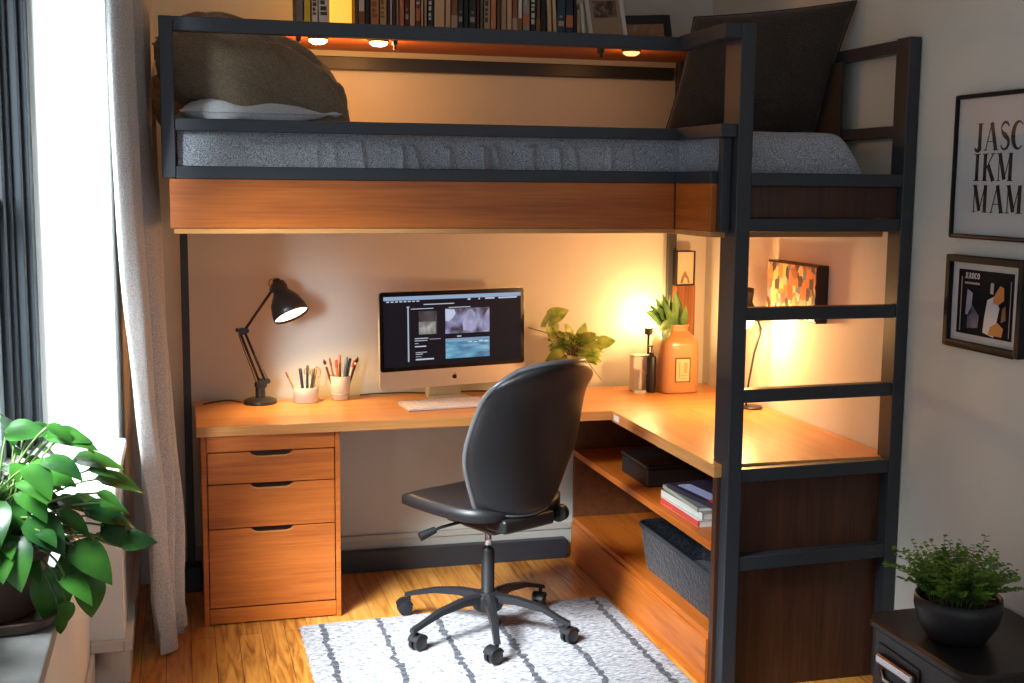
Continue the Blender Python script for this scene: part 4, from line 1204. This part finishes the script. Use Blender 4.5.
# trailing stems over the edge of the ledge
for (a, b_, c_, dx, dy, dz, L, nx) in [(.17, -.02, .14, .6, -.3, -.8, .13, (.5, -.8, .3)), (.14, -.06, .12, .1, -.3, -1, .14, (.3, -.9, .2)), (.20, -.10, .19, .7, -.3, -.5, .13, (.4, -.6, .6)),
                                 (.22, .0, .25, .9, 0, -.2, .12, (.1, -.4, .9)), (.25, .05, .31, 1, .1, -.15, .12, (0, -.3, 1)), (.20, .04, .36, .9, .1, .0, .12, (0, -.3, 1)), (.14, 0, .43, .9, 0, .05, .11, (0, -.4, 1)),
                                 (.30, .0, .165, .9, -.2, .1, .085, (0, -.7, .7)), (.22, -.05, .10, .2, -.2, -1, .11, (.4, -.9, .1)), (.175, -.08, .05, .0, -.2, -1, .06, (.4, -.9, .1)), (.16, -.08, .02, .1, -.2, -1, .05, (.3, -.9, .1)),
                                 (.02, -.1, .30, .2, -.9, -.6, .13, (0, -.7, .7)), (-.03, -.1, .24, -.1, -.8, -.7, .13, (0, -.8, .5)), (.06, -.12, .22, .3, -.8, -.7, .13, (.1, -.8, .5)), (.11, -.1, .26, .7, -.6, -.5, .12, (.2, -.7, .6)),
                                 (0, 0, .48, .1, -.3, .4, .10, (-.1, -.8, .6)), (.05, .02, .44, .6, -.2, .1, .10, (0, -.6, .8)), (.10, -.04, .36, .8, -.2, -.1, .12, (0, -.5, .9)), (.26, -.01, .21, .8, -.1, -.6, .09, (.2, -.7, .6))]:
    put_leaf(a, b_, c_, dx, dy, dz, L, L*.74, nx)
fol.build('foliage', LEAF1, po, smooth=True); st.build('stems', STEM, po, smooth=True)

# small plant behind the chair
vp = thing('vase_plant', 'small trailing green plant in a white vase behind the chair back', 'plant', (1.585, 4.89, .732+.018))
MB().lathe([(.0, 0), (.036, 0), (.045, .02), (.048, .05), (.040, .09), (.030, .115), (.034, .13), (.031, .13), (.027, .115), (.036, .088), (.0, .02)], 30).build('vase', flat('vase_white', (.75, .72, .66), .35), vp, smooth=True)
f2 = MB(); s2_ = MB(); rnd = random.Random(5)
for i in range(64):
    az = rnd.uniform(-PI, PI); el = rnd.uniform(-.3, 1.3); r_ = rnd.uniform(.03, .095)
    d = Vector((math.cos(az)*math.cos(el), math.sin(az)*math.cos(el)*.8, math.sin(el)))
    p = Vector((0, 0, .165))+d*r_; L = rnd.uniform(.05, .085)
    if p.y > .09: p.y = .06
    add_leaf(f2, p, (d.x, d.y*.6-.15, d.z*.4-.1), (d.x*.3, -.6, .7), L, L*.62, .45)
    s2_.tube([(0, 0, .11), Vector((0, 0, .15))+d*r_*.4, p], .0018, 5)
for (px_, pz_, dx, dz, L) in [(-.120, .325, .7, .3, .10), (-.085, .335, -.8, -.5, .085), (-.105, .31, .1, -1, .09), (-.06, .235, -.7, -.4, .05), (.10, .215, 1, .15, .085), (.06, .20, 1, .0, .075), (-.05, .16, -.2, -1, .08), (.02, .24, .3, .8, .07), (-.02, .25, -.3, .6, .06)]:
    add_leaf(f2, (px_, -.02, pz_), (dx, -.1, dz), (.1, -.9, .4), L, L*.72, .25)
s2_.tube([(0, 0, .12), (-.03, -.01, .20), (-.08, -.02, .25), (-.105, -.02, .29)], .0022, 5)
s2_.tube([(-.06, -.01, .235), (-.13, -.01, .265), (-.20, 0, .285)], .0018, 5); s2_.tube([(-.04, 0, .2), (-.07, 0, .17), (-.10, 0, .15)], .0022, 5)
s2_.tube([(0, 0, .12), (.05, -.01, .19), (.10, -.02, .215)], .0022, 5); s2_.tube([(.05, 0, .15), (.09, 0, .10), (.125, 0, .055)], .0016, 5)
f2.build('foliage', LEAF2, vp, smooth=True); s2_.build('stems', flat('stem_brown', (.14, .08, .04), .6), vp, smooth=True)

# ------------------------------------------------------------------ corner group
# globe lamp
gp = Vector((1.946, 4.955, .75))
gl_ = thing('globe_lamp', 'small table lamp with a bare glowing globe bulb in the corner', 'lamp', gp)
MB().lathe([(.0, 0), (.022, 0), (.023, .008), (.010, .014), (.0, .014)], 28).build('base', LM, gl_, auto=.7)
MB().tube([(0, 0, .012), (0, 0, .24)], .005, 10).build('stem', LM, gl_, smooth=True)
MB().lathe([(.016, .236), (.018, .242), (.018, .266), (.0, .268)], 20).build('socket', LM, gl_, auto=.7)
GC = Vector((0, 0, .305))
MB().lathe([(.040*math.sin(PI*k/16), (.305)-.040*math.cos(PI*k/16)) for k in range(17)], 32).build('globe_bulb', emis('globe_glow', (1, .60, .24), 85), gl_, smooth=True)
# jar with leaves
jr = thing('glass_bottle', 'big amber square bottle holding green leaves with a framed paper label', 'bottle', (2.036, 4.870, .75))
AMB = flat('amber_jar', (.40, .215, .085), .3, coat=.3, bump=.4, bscale=45)
AMB.node_tree.nodes['Principled BSDF'].inputs['Subsurface Weight'].default_value = .0
hw = .088
prof = [(.0, 0), (hw-.008, 0), (hw-.001, .006), (hw, .02), (hw, .205), (hw-.004, .222), (hw-.018, .242), (.054, .254), (.046, .264), (.046, .280), (.049, .282), (.049, .290), (.043, .290), (.040, .262), (.0, .255)]
MB().lathe(prof, 48, sq=4).build('bottle_body', AMB, jr, smooth=True, auto=.6)
m = MB()
lx, lz0, lz1 = .030, .055, .150
for a in ((-lx-.004, lx+.004, lz0-.004, lz0), (-lx-.004, lx+.004, lz1, lz1+.006), (-lx-.004, -lx, lz0, lz1), (lx, lx+.004, lz0, lz1)): m.box(a[0], a[1], -hw-.003, -hw+.001, a[2], a[3])
m.build('label_frame', flat('label_brown', (.10, .045, .02), .6), jr)
MB().box(-lx, lx, -hw-.0015, -hw+.001, lz0, lz1).build('paper_label', flat('label_paper', (.65, .48, .28), .7), jr)
m = MB(); m.box(-.018, -.012, -hw-.003, -hw, .07, .14); m.box(-.008, .02, -hw-.003, -hw, .078, .082); m.box(-.008, .016, -hw-.003, -hw, .066, .070); m.box(.006, .020, -hw-.003, -hw, .09, .135)
m.build('label_mark', flat('label_mark', (.45, .30, .16), .7), jr)
# leaves
f3 = MB(); rnd = random.Random(3)
for i in range(26):
    a = rnd.uniform(-1.0, .35); p = Vector((rnd.uniform(-.03, .02), rnd.uniform(-.03, .02), .265)); L = rnd.uniform(.10, .165)
    d = Vector((math.sin(a)*.8-.12, rnd.uniform(-.45, .15), math.cos(a)))
    add_leaf(f3, p+d*.01, d, (.3*rnd.uniform(-1, 1), -.9, .3), L, .038, rnd.uniform(.0, .35), .3, heart=False)
for (x, z, dx, dz) in ((-.05, .30, -.5, -.9), (-.06, .29, -.3, -1), (-.04, .31, -.8, -.5), (-.065, .27, .0, -1)):
    add_leaf(f3, (x, -.05, z), (dx, -.25, dz), (0, -.9, .3), .075, .04, .2, .2, heart=False)
f3.build('leaves', LEAFJ, jr, smooth=True)
# metal canister, tumbler and black bottle
t = thing('canister', 'brushed metal canister behind the glass tumbler', 'canister', (1.925, 5.008-.02, .75))
t.location = (1.886, 4.90, .75)
MB().box(-.036, .036, -.022, .03, 0, .150).build('canister_body', flat('brushed', (.72, .68, .62), .45, .0), t, bevel=.006)
MB().box(-.037, .037, -.023, .031, .151, .158).build('lid', flat('brushed2', (.5, .45, .4), .3, .8), t, bevel=.003)
t = thing('tumbler', 'clear glass tumbler on the desk in front of the metal canister', 'glass', (1.866, 4.835, .75))
MB().lathe([(.0, 0), (.023, 0), (.026, .004), (.029, .104), (.0275, .105), (.0255, .016), (.0, .016)], 30).build('glass_body', glassmat('clear_glass', (.97, .97, .96), .02, 1.25), t, smooth=True, auto=.8)
t = thing('pump_bottle', 'black bottle with a thin pump between tumbler and amber bottle', 'bottle', (1.921, 4.850, .75))
MB().lathe([(.0, 0), (.018, 0), (.020, .004), (.020, .150), (.016, .158), (.010, .162), (.010, .172), (.0, .172)], 28).build('bottle_body', BLK, t, auto=.7)
m = MB(); m.tube([(0, 0, .170), (0, 0, .200)], .003, 8); m.box(-.018, .005, -.004, .004, .196, .202); m.build('pump', BLK, t)
# wooden block with a small picture box on top
t = thing('wooden_block', 'tall reddish wooden block standing in the corner behind the amber bottle', 'block', (2.118, 5.0, .75))
t.rotation_euler = (0, 0, .12)
MB().box(-.048, .048, -.03, .022, 0, .445).build('block_body', wood('block_wood', (.14, .045, .015), (.26, .09, .03), (.38, .15, .05), 2), t, bevel=.003)
t = thing('box_frame', 'small black box frame with a pale picture on top of the wooden block', 'picture frame', (2.116, 4.995, 1.1955))
t.rotation_euler = (0, 0, .12)
m = MB(); w_, h_ = .046, .150
for a in ((-w_, -w_+.005, 0, h_), (w_-.005, w_, 0, h_), (-w_+.005, w_-.005, 0, .005), (-w_+.005, w_-.005, h_-.005, h_)): m.box(a[0], a[1], -.025, .012, a[2], a[3])
m.build('frame', BLK, t)
MB().box(-w_+.005, w_-.005, -.018, -.012, .005, h_-.005).build('picture', flat('pale_pic', (.72, .60, .42), .6), t)
m = MB(); m.prism([(-.022, .01), (-.018, .03), (-.008, .05), (0, .062), (.008, .048), (.018, .032), (.024, .01)], lambda u, v, s: (u, -.0205+.002*s, v)); m.build('motif', flat('motif', (.30, .20, .10), .7), t)
m = MB(); m.prism([(-.012, .01), (-.004, .035), (.006, .03), (.012, .01)], lambda u, v, s: (u, -.0222+.001*s, v)); m.build('motif', flat('motif_l', (.75, .62, .42), .7), t)

# second lamp by the right wall, behind the ladder
SL = Vector((2.185, 4.50, .752))
rl2 = thing('table_lamp', 'slim black lamp with a glowing bulb behind the ladder on the side desk', 'lamp', (2.175, 4.40, .752))
MB().lathe([(.0, 0), (.040, 0), (.041, .006), (.034, .012), (.0, .013)], 32).build('base', LM, rl2, auto=.7)
MB().tube([(-.028, 0, .010), (-.020, .0, .10), (.0, .0, .22), (.020, 0, .29), (.024, 0, .32)], [.004, .004, .0045, .006, .006], 8).build('arm', LM, rl2, smooth=True)
MB().tube([(.024, 0, .32), (.012, 0, .35), (-.020, 0, .375), (-.03, 0, .39)], .005, 8).build('neck', LM, rl2, smooth=True)
Rr = Matrix.Translation((-.030, 0, .47)) @ Matrix.Rotation(.10, 4, 'Y')
MB().lathe([(.0, .012), (.018, .010), (.020, -.01), (.018, -.045), (.030, -.062), (.046, -.085), (.048, -.098), (.045, -.098), (.028, -.064), (.0, -.05)], 32, M=Rr).build('lamp_shade', LM, rl2, smooth=True)
MB().lathe([(.0, -.085), (.016, -.09), (.032, -.110), (.034, -.125), (.024, -.146), (.0, -.153)], 26, M=Rr).build('bulb', emis('bulb2', (1, .72, .38), 22), rl2, smooth=True)
o = lamp('table_lamp_light', 'POINT', (-.085, -.03, .34), 20, WARM, shadow_soft_size=.04); o.parent = rl2

# ------------------------------------------------------------------ pictures on the right wall
def art_mat():
    m, n, l, b = nt('city_art')
    tc = n.new('ShaderNodeTexCoord')
    mp = n.new('ShaderNodeMapping'); mp.inputs['Scale'].default_value = (1, 34, 22); l.new(tc.outputs['Object'], mp.inputs[0])
    vo = n.new('ShaderNodeTexVoronoi'); vo.distance = 'CHEBYCHEV'; vo.inputs['Scale'].default_value = 1; l.new(mp.outputs[0], vo.inputs['Vector'])
    sx = n.new('ShaderNodeSeparateColor'); l.new(vo.outputs['Color'], sx.inputs[0])
    r = ramp(n, [(.0, (.05, .03, .03)), (.25, (.55, .18, .05)), (.45, (.14, .17, .26)), (.6, (.30, .10, .05)), (.8, (.62, .40, .18))]); r.color_ramp.interpolation = 'CONSTANT'
    l.new(sx.outputs[0], r.inputs[0]); l.new(r.outputs[0], b.inputs['Base Color']); b.inputs['Roughness'].default_value = .3
    return m
ar = thing('canvas_picture', 'landscape canvas of a coloured street crowd on the right wall behind the ladder', 'picture', (RX-.001, 4.17, 1.24))
MB().box(-.045, 0, -.195, .195, -.105, .105).build('canvas_frame', flat('canvas_edge', (.02, .012, .01), .5), ar, bevel=.003)
MB().box(-.0485, -.0455, -.188, .188, -.098, .098).build('print', art_mat(), ar)
rnd = random.Random(4)
for i in range(22):
    y = rnd.uniform(-.18, .16); z = rnd.uniform(-.09, -.0)
    MB().box(-.0495, -.0488, y, y+rnd.uniform(.008, .025), z, z+rnd.uniform(.008, .03)).build('figure', flat('art_pale', (.75, .58, .32), .5), ar)
FRB = flat('frame_black', (.012, .012, .013), .6, spec=.25)
def wall_frame(label, y0, y1, z0, z1, bw, dep=.022, matw=.0, name='picture_frame'):
    t = thing(name, label, 'picture frame', (RX-.001, (y0+y1)/2, z0))
    hy = (y1-y0)/2; H = z1-z0
    m = MB()
    for a in ((-hy, -hy+bw, 0, H), (hy-bw, hy, 0, H), (-hy+bw, hy-bw, 0, bw), (-hy+bw, hy-bw, H-bw, H)): m.box(-dep, 0, a[0], a[1], a[2], a[3])
    m.build('frame', FRB, t, bevel=.002)
    return t, hy, H
t, hy, H = wall_frame('large black framed white poster with bold black lettering on the right wall', 2.63, 3.242, 1.482, 1.897, .011)
MB().box(-.012, -.002, -hy+.010, hy-.010, .010, H-.010).build('poster', flat('poster_paper', (.66, .67, .70), .5), t)
# serif lettering, heavy and hairline strokes
def stroke(path):
    """path: (u, v, half width) -> polygon"""
    L_, R_ = [], []
    for i, (u, v, h) in enumerate(path):
        a = path[max(i-1, 0)]; b = path[min(i+1, len(path)-1)]
        dx, dy = b[0]-a[0], b[1]-a[1]; q = math.hypot(dx, dy) or 1
        L_.append((u-dy/q*h, v+dx/q*h)); R_.append((u+dy/q*h, v-dx/q*h))
    return [ [L_[i], L_[i+1], R_[i+1], R_[i]] for i in range(len(path)-1)]
def rect(a, b, c, d): return [[(a, c), (b, c), (b, d), (a, d)]]
def arcp(cx, cy, rx, ry, a0, a1, wf, n=16):
    return [(cx+rx*math.cos(math.radians(lerp(a0, a1, k/n))), cy+ry*math.sin(math.radians(lerp(a0, a1, k/n))), wf(k/n)) for k in range(n+1)]
TH = .022
LET = {
 'I': (.42, rect(.12, .30, 0, 1) + rect(.02, .40, 0, .03) + rect(.02, .40, .97, 1)),
 'J': (.48, rect(.20, .38, .12, 1) + rect(.10, .48, .97, 1) + stroke(arcp(.16, .13, .14, .13, 0, -170, lambda k: .09*(1-k)+.03))),
 'A': (.80, stroke([(.10, 0, TH), (.40, 1, TH)]) + stroke([(.40, 1, .09), (.68, 0, .09)]) + rect(.20, .56, .30, .33) + rect(.0, .2, 0, .03) + rect(.54, .84, 0, .03)),
 'S': (.60, stroke(arcp(.30, .74, .21, .24, 20, 180, lambda k: TH+.03*math.sin(PI*k)) + [(.16, .62, .07), (.30, .52, .10), (.44, .40, .08)] + arcp(.29, .26, .22, .24, 20, -160, lambda k: .05*(1-k)+TH))),
 'C': (.66, stroke(arcp(.38, .50, .30, .48, 50, 310, lambda k: TH+.085*math.sin(PI*k)**2))),
 'K': (.78, rect(.10, .28, 0, 1) + rect(.02, .36, 0, .03) + rect(.02, .36, .97, 1) + stroke([(.24, .42, TH), (.64, 1, TH)]) + stroke([(.36, .58, .09), (.68, 0, .09)]) + rect(.56, .78, 0, .03) + rect(.52, .76, .97, 1)),
 'M': (.98, stroke([(.14, 0, TH), (.14, 1, TH)]) + stroke([(.16, 1, .09), (.46, .05, .09)]) + stroke([(.46, .05, TH), (.74, 1, TH)]) + rect(.68, .86, 0, 1) + rect(.04, .24, 0, .03) + rect(.62, .94, 0, .03) + rect(.02, .2, .97, 1)),
}
m = MB(); cap = .078
for row, word in enumerate(('JASC', 'IKM', 'MAM')):
    zb = (1.735, 1.648, 1.558)[row]-1.482; u = 0
    for ch_ in word:
        wd, polys = LET[ch_]
        for p in polys:
            m.prism([((3.150-(2.63+3.242)/2) - (u+a)*cap*1.02, zb+b*cap) for a, b in p], lambda q, r_, s: (-.0125-.0006*s, q, r_))
        u += wd+.06
m.build('lettering', flat('ink_black', (.01, .01, .011), .5), t)
MB().box(-.0165, -.0145, -hy+.0105, hy-.0105, .0105, H-.0105).build('glazing', thin_glass('pane'), t)
t, hy, H = wall_frame('small black framed dark poster below the large lettered poster', 2.886, 3.240, 1.158, 1.430, .020, .026)
MB().box(-.010, -.002, -hy+.018, hy-.018, .018, H-.018).build('mat_board', flat('mat_pale', (.55, .54, .52), .7), t)
MB().box(-.0115, -.0102, -hy+.052, hy-.048, .042, H-.040).build('print', flat('print_dark', (.010, .011, .016), .85, spec=.1), t)
def wq(y0, y1, z0, z1, nm, col, d=.0122):   # y measured from the far edge of the frame
    MB().box(-d-.0006, -d, hy-y1, hy-y0, z0, z1).build(nm, flat('art'+str(col), col, .45), t)
m = MB(); u = 0
glyph = {'L': (.45, rect(.05, .2, 0, 1)+rect(.05, .42, 0, .15)), 'R': (.55, rect(.05, .2, 0, 1)+stroke([(.2, .9, .09), (.42, .75, .09), (.2, .5, .09)])+stroke([(.2, .5, .08), (.5, 0, .08)])), 'O': (.6, stroke(arcp(.3, .5, .22, .4, 0, 360, lambda k: .09))), 'J': (.4, rect(.2, .35, .1, 1)+rect(.0, .25, 0, .15))}
for g in 'JLROCO':
    wd, polys = glyph.get(g, glyph['O']) if g != 'C' else (.55, stroke(arcp(.3, .5, .22, .4, 50, 310, lambda k: .09)))
    for p in polys: m.prism([(hy-.080-(u+a)*.020, .206+b*.018) for a, b in p], lambda q, r_, s: (-.0124-.0006*s, q, r_))
    u += wd+.06
m.build('title_lettering', flat('title_white', (.6, .6, .58), .5), t)
wq(.080, .150, .190, .196, 'subtitle', (.30, .30, .30)); wq(.064, .068, .05, .21, 'rule', (.35, .30, .25)); wq(.29, .293, .05, .21, 'rule', (.35, .32, .30))
def wpoly(poly, nm, col, d=.0124):
    MB().prism([(hy-a, b) for a, b in poly], lambda q, r_, s: (-d-.0006*s, q, r_)).build(nm, flat('art'+str(col), col, .45), t)
wpoly([(.09, .10), (.115, .10), (.12, .165), (.095, .175)], 'pale_shape', (.25, .30, .40))
wpoly([(.10, .06), (.15, .065), (.155, .10), (.12, .13), (.10, .10)], 'blue_shape', (.03, .07, .16))
wpoly([(.175, .055), (.225, .045), (.245, .13), (.225, .165), (.19, .15), (.18, .10)], 'white_shape', (.62, .62, .64))
wpoly([(.215, .145), (.24, .14), (.265, .155), (.262, .19), (.245, .195), (.225, .17)], 'orange_shape', (.60, .24, .05), .0131)
wpoly([(.20, .05), (.262, .05), (.268, .075), (.24, .09), (.21, .075)], 'orange_shape', (.55, .20, .04), .0131)
wpoly([(.20, .17), (.215, .168), (.216, .20), (.202, .20)], 'pale_shape', (.35, .36, .42))
wpoly([(.255, .09), (.275, .10), (.272, .14), (.258, .13)], 'brown_shape', (.20, .09, .05))

# ------------------------------------------------------------------ bin with fern bowl
bn = thing('storage_bin', 'dark metal bin with a flat black lid in the right front corner', 'bin', (2.022, 2.70, 0))
hx, hy2 = .205, .235
m = MB()
loft(m, [(rr(hx-.02, hy2-.02, .05), 0), (rr(hx-.012, hy2-.012, .055), .02), (rr(hx, hy2, .06), .425)])
BINM = flat('bin_grey', (.055, .054, .052), .42, .3)
m.build('bin_body', BINM, bn, auto=.6)
m = MB(); loft(m, [(rr(hx+.004, hy2+.004, .06), .426), (rr(hx+.008, hy2+.008, .062), .432), (rr(hx+.008, hy2+.008, .062), .445), (rr(hx, hy2, .058), .451)])
m.build('lid', flat('lid_black', (.014, .012, .012), .4), bn, auto=.5)
# recessed chrome handle on the side that faces the room
m = MB(); m.prism([(yy, zz+.345) for yy, zz in [(a+.06, b) for a, b in [(-.095, .045), (.095, .050), (.10, .03), (.088, -.04), (.075, -.05), (-.075, -.052), (-.09, -.04), (-.098, .03)]]], lambda u, v, s: (-hx-.0035+.004*s, u, v))
m.build('handle_recess', BLK, bn)
pts = [(-hx-.010, -.078, .375), (-hx-.016, -.06, .335), (-hx-.016, 0, .326), (-hx-.016, .06, .338), (-hx-.010, .08, .38)]
vs = []; 
m = MB(); m.box(-hx-.020, -hx-.004, -.025, .145, .345, .372); m.build('handle', CHROME, bn, bevel=.006)
m = MB(); m.tube([(-hx-.008, -0.01, .325), (-hx-.008, 0.005, .303), (-hx-.008, 0.115, .305), (-hx-.008, 0.13, .328)], .005, 8); m.build('handle_loop', CHROME, bn, smooth=True)

bw = thing('potted_fern', 'bushy small leaved green plant in a round black bowl on the bin', 'plant', (1.945, 2.70, .4515))
MB().lathe([(.0, 0), (.062, 0), (.076, .006), (.102, .05), (.112, .09), (.110, .118), (.106, .118), (.107, .09), (.097, .05), (.0, .04)], 44).build('bowl', flat('bowl_black', (.016, .016, .018), .45), bw, smooth=True)
MB().lathe([(.0, .100), (.105, .097), (.105, .092), (.0, .092)], 30).build('soil', flat('soil', (.02, .013, .01), .95), bw)
ff = MB(); fs_ = MB(); rnd = random.Random(9)
for i in range(190):
    az = rnd.uniform(-PI, PI); le = rnd.uniform(.0, .85); ln = rnd.uniform(.09, .175)
    if rnd.random() < .1: ln *= 1.25
    pts = []; r0 = rnd.uniform(0, .08); b0 = Vector((math.cos(az)*r0, math.sin(az)*r0, .098))
    for k in range(7):
        f = k/6; l2 = le*(.45+.75*f)
        pts.append(b0+Vector((math.cos(az)*math.sin(l2), math.sin(az)*math.sin(l2), math.cos(l2)*(1-.15*f)))*ln*f)
    fs_.tube(pts, .0008, 4)
    for k in range(11):
        f = .25+.75*k/10; q = f*6; j = min(5, int(q)); p = pts[j].lerp(pts[j+1], q-j)
        for s in (-1, 1):
            sd_ = Vector((-math.sin(az), math.cos(az), 0))*s
            d = (sd_ + Vector((rnd.uniform(-.6, .6), rnd.uniform(-.6, .6), rnd.uniform(-.1, .7)))).normalized(); L = rnd.uniform(.010, .017)
            e = d.cross(Vector((0, 0, 1))).normalized()*L*.5
            ff.add([p, p+d*L*.5+e, p+d*L, p+d*L*.5-e], [(0, 1, 2, 3)])
ff.build('foliage', LEAF3, bw); fs_.build('stems', STEM, bw)
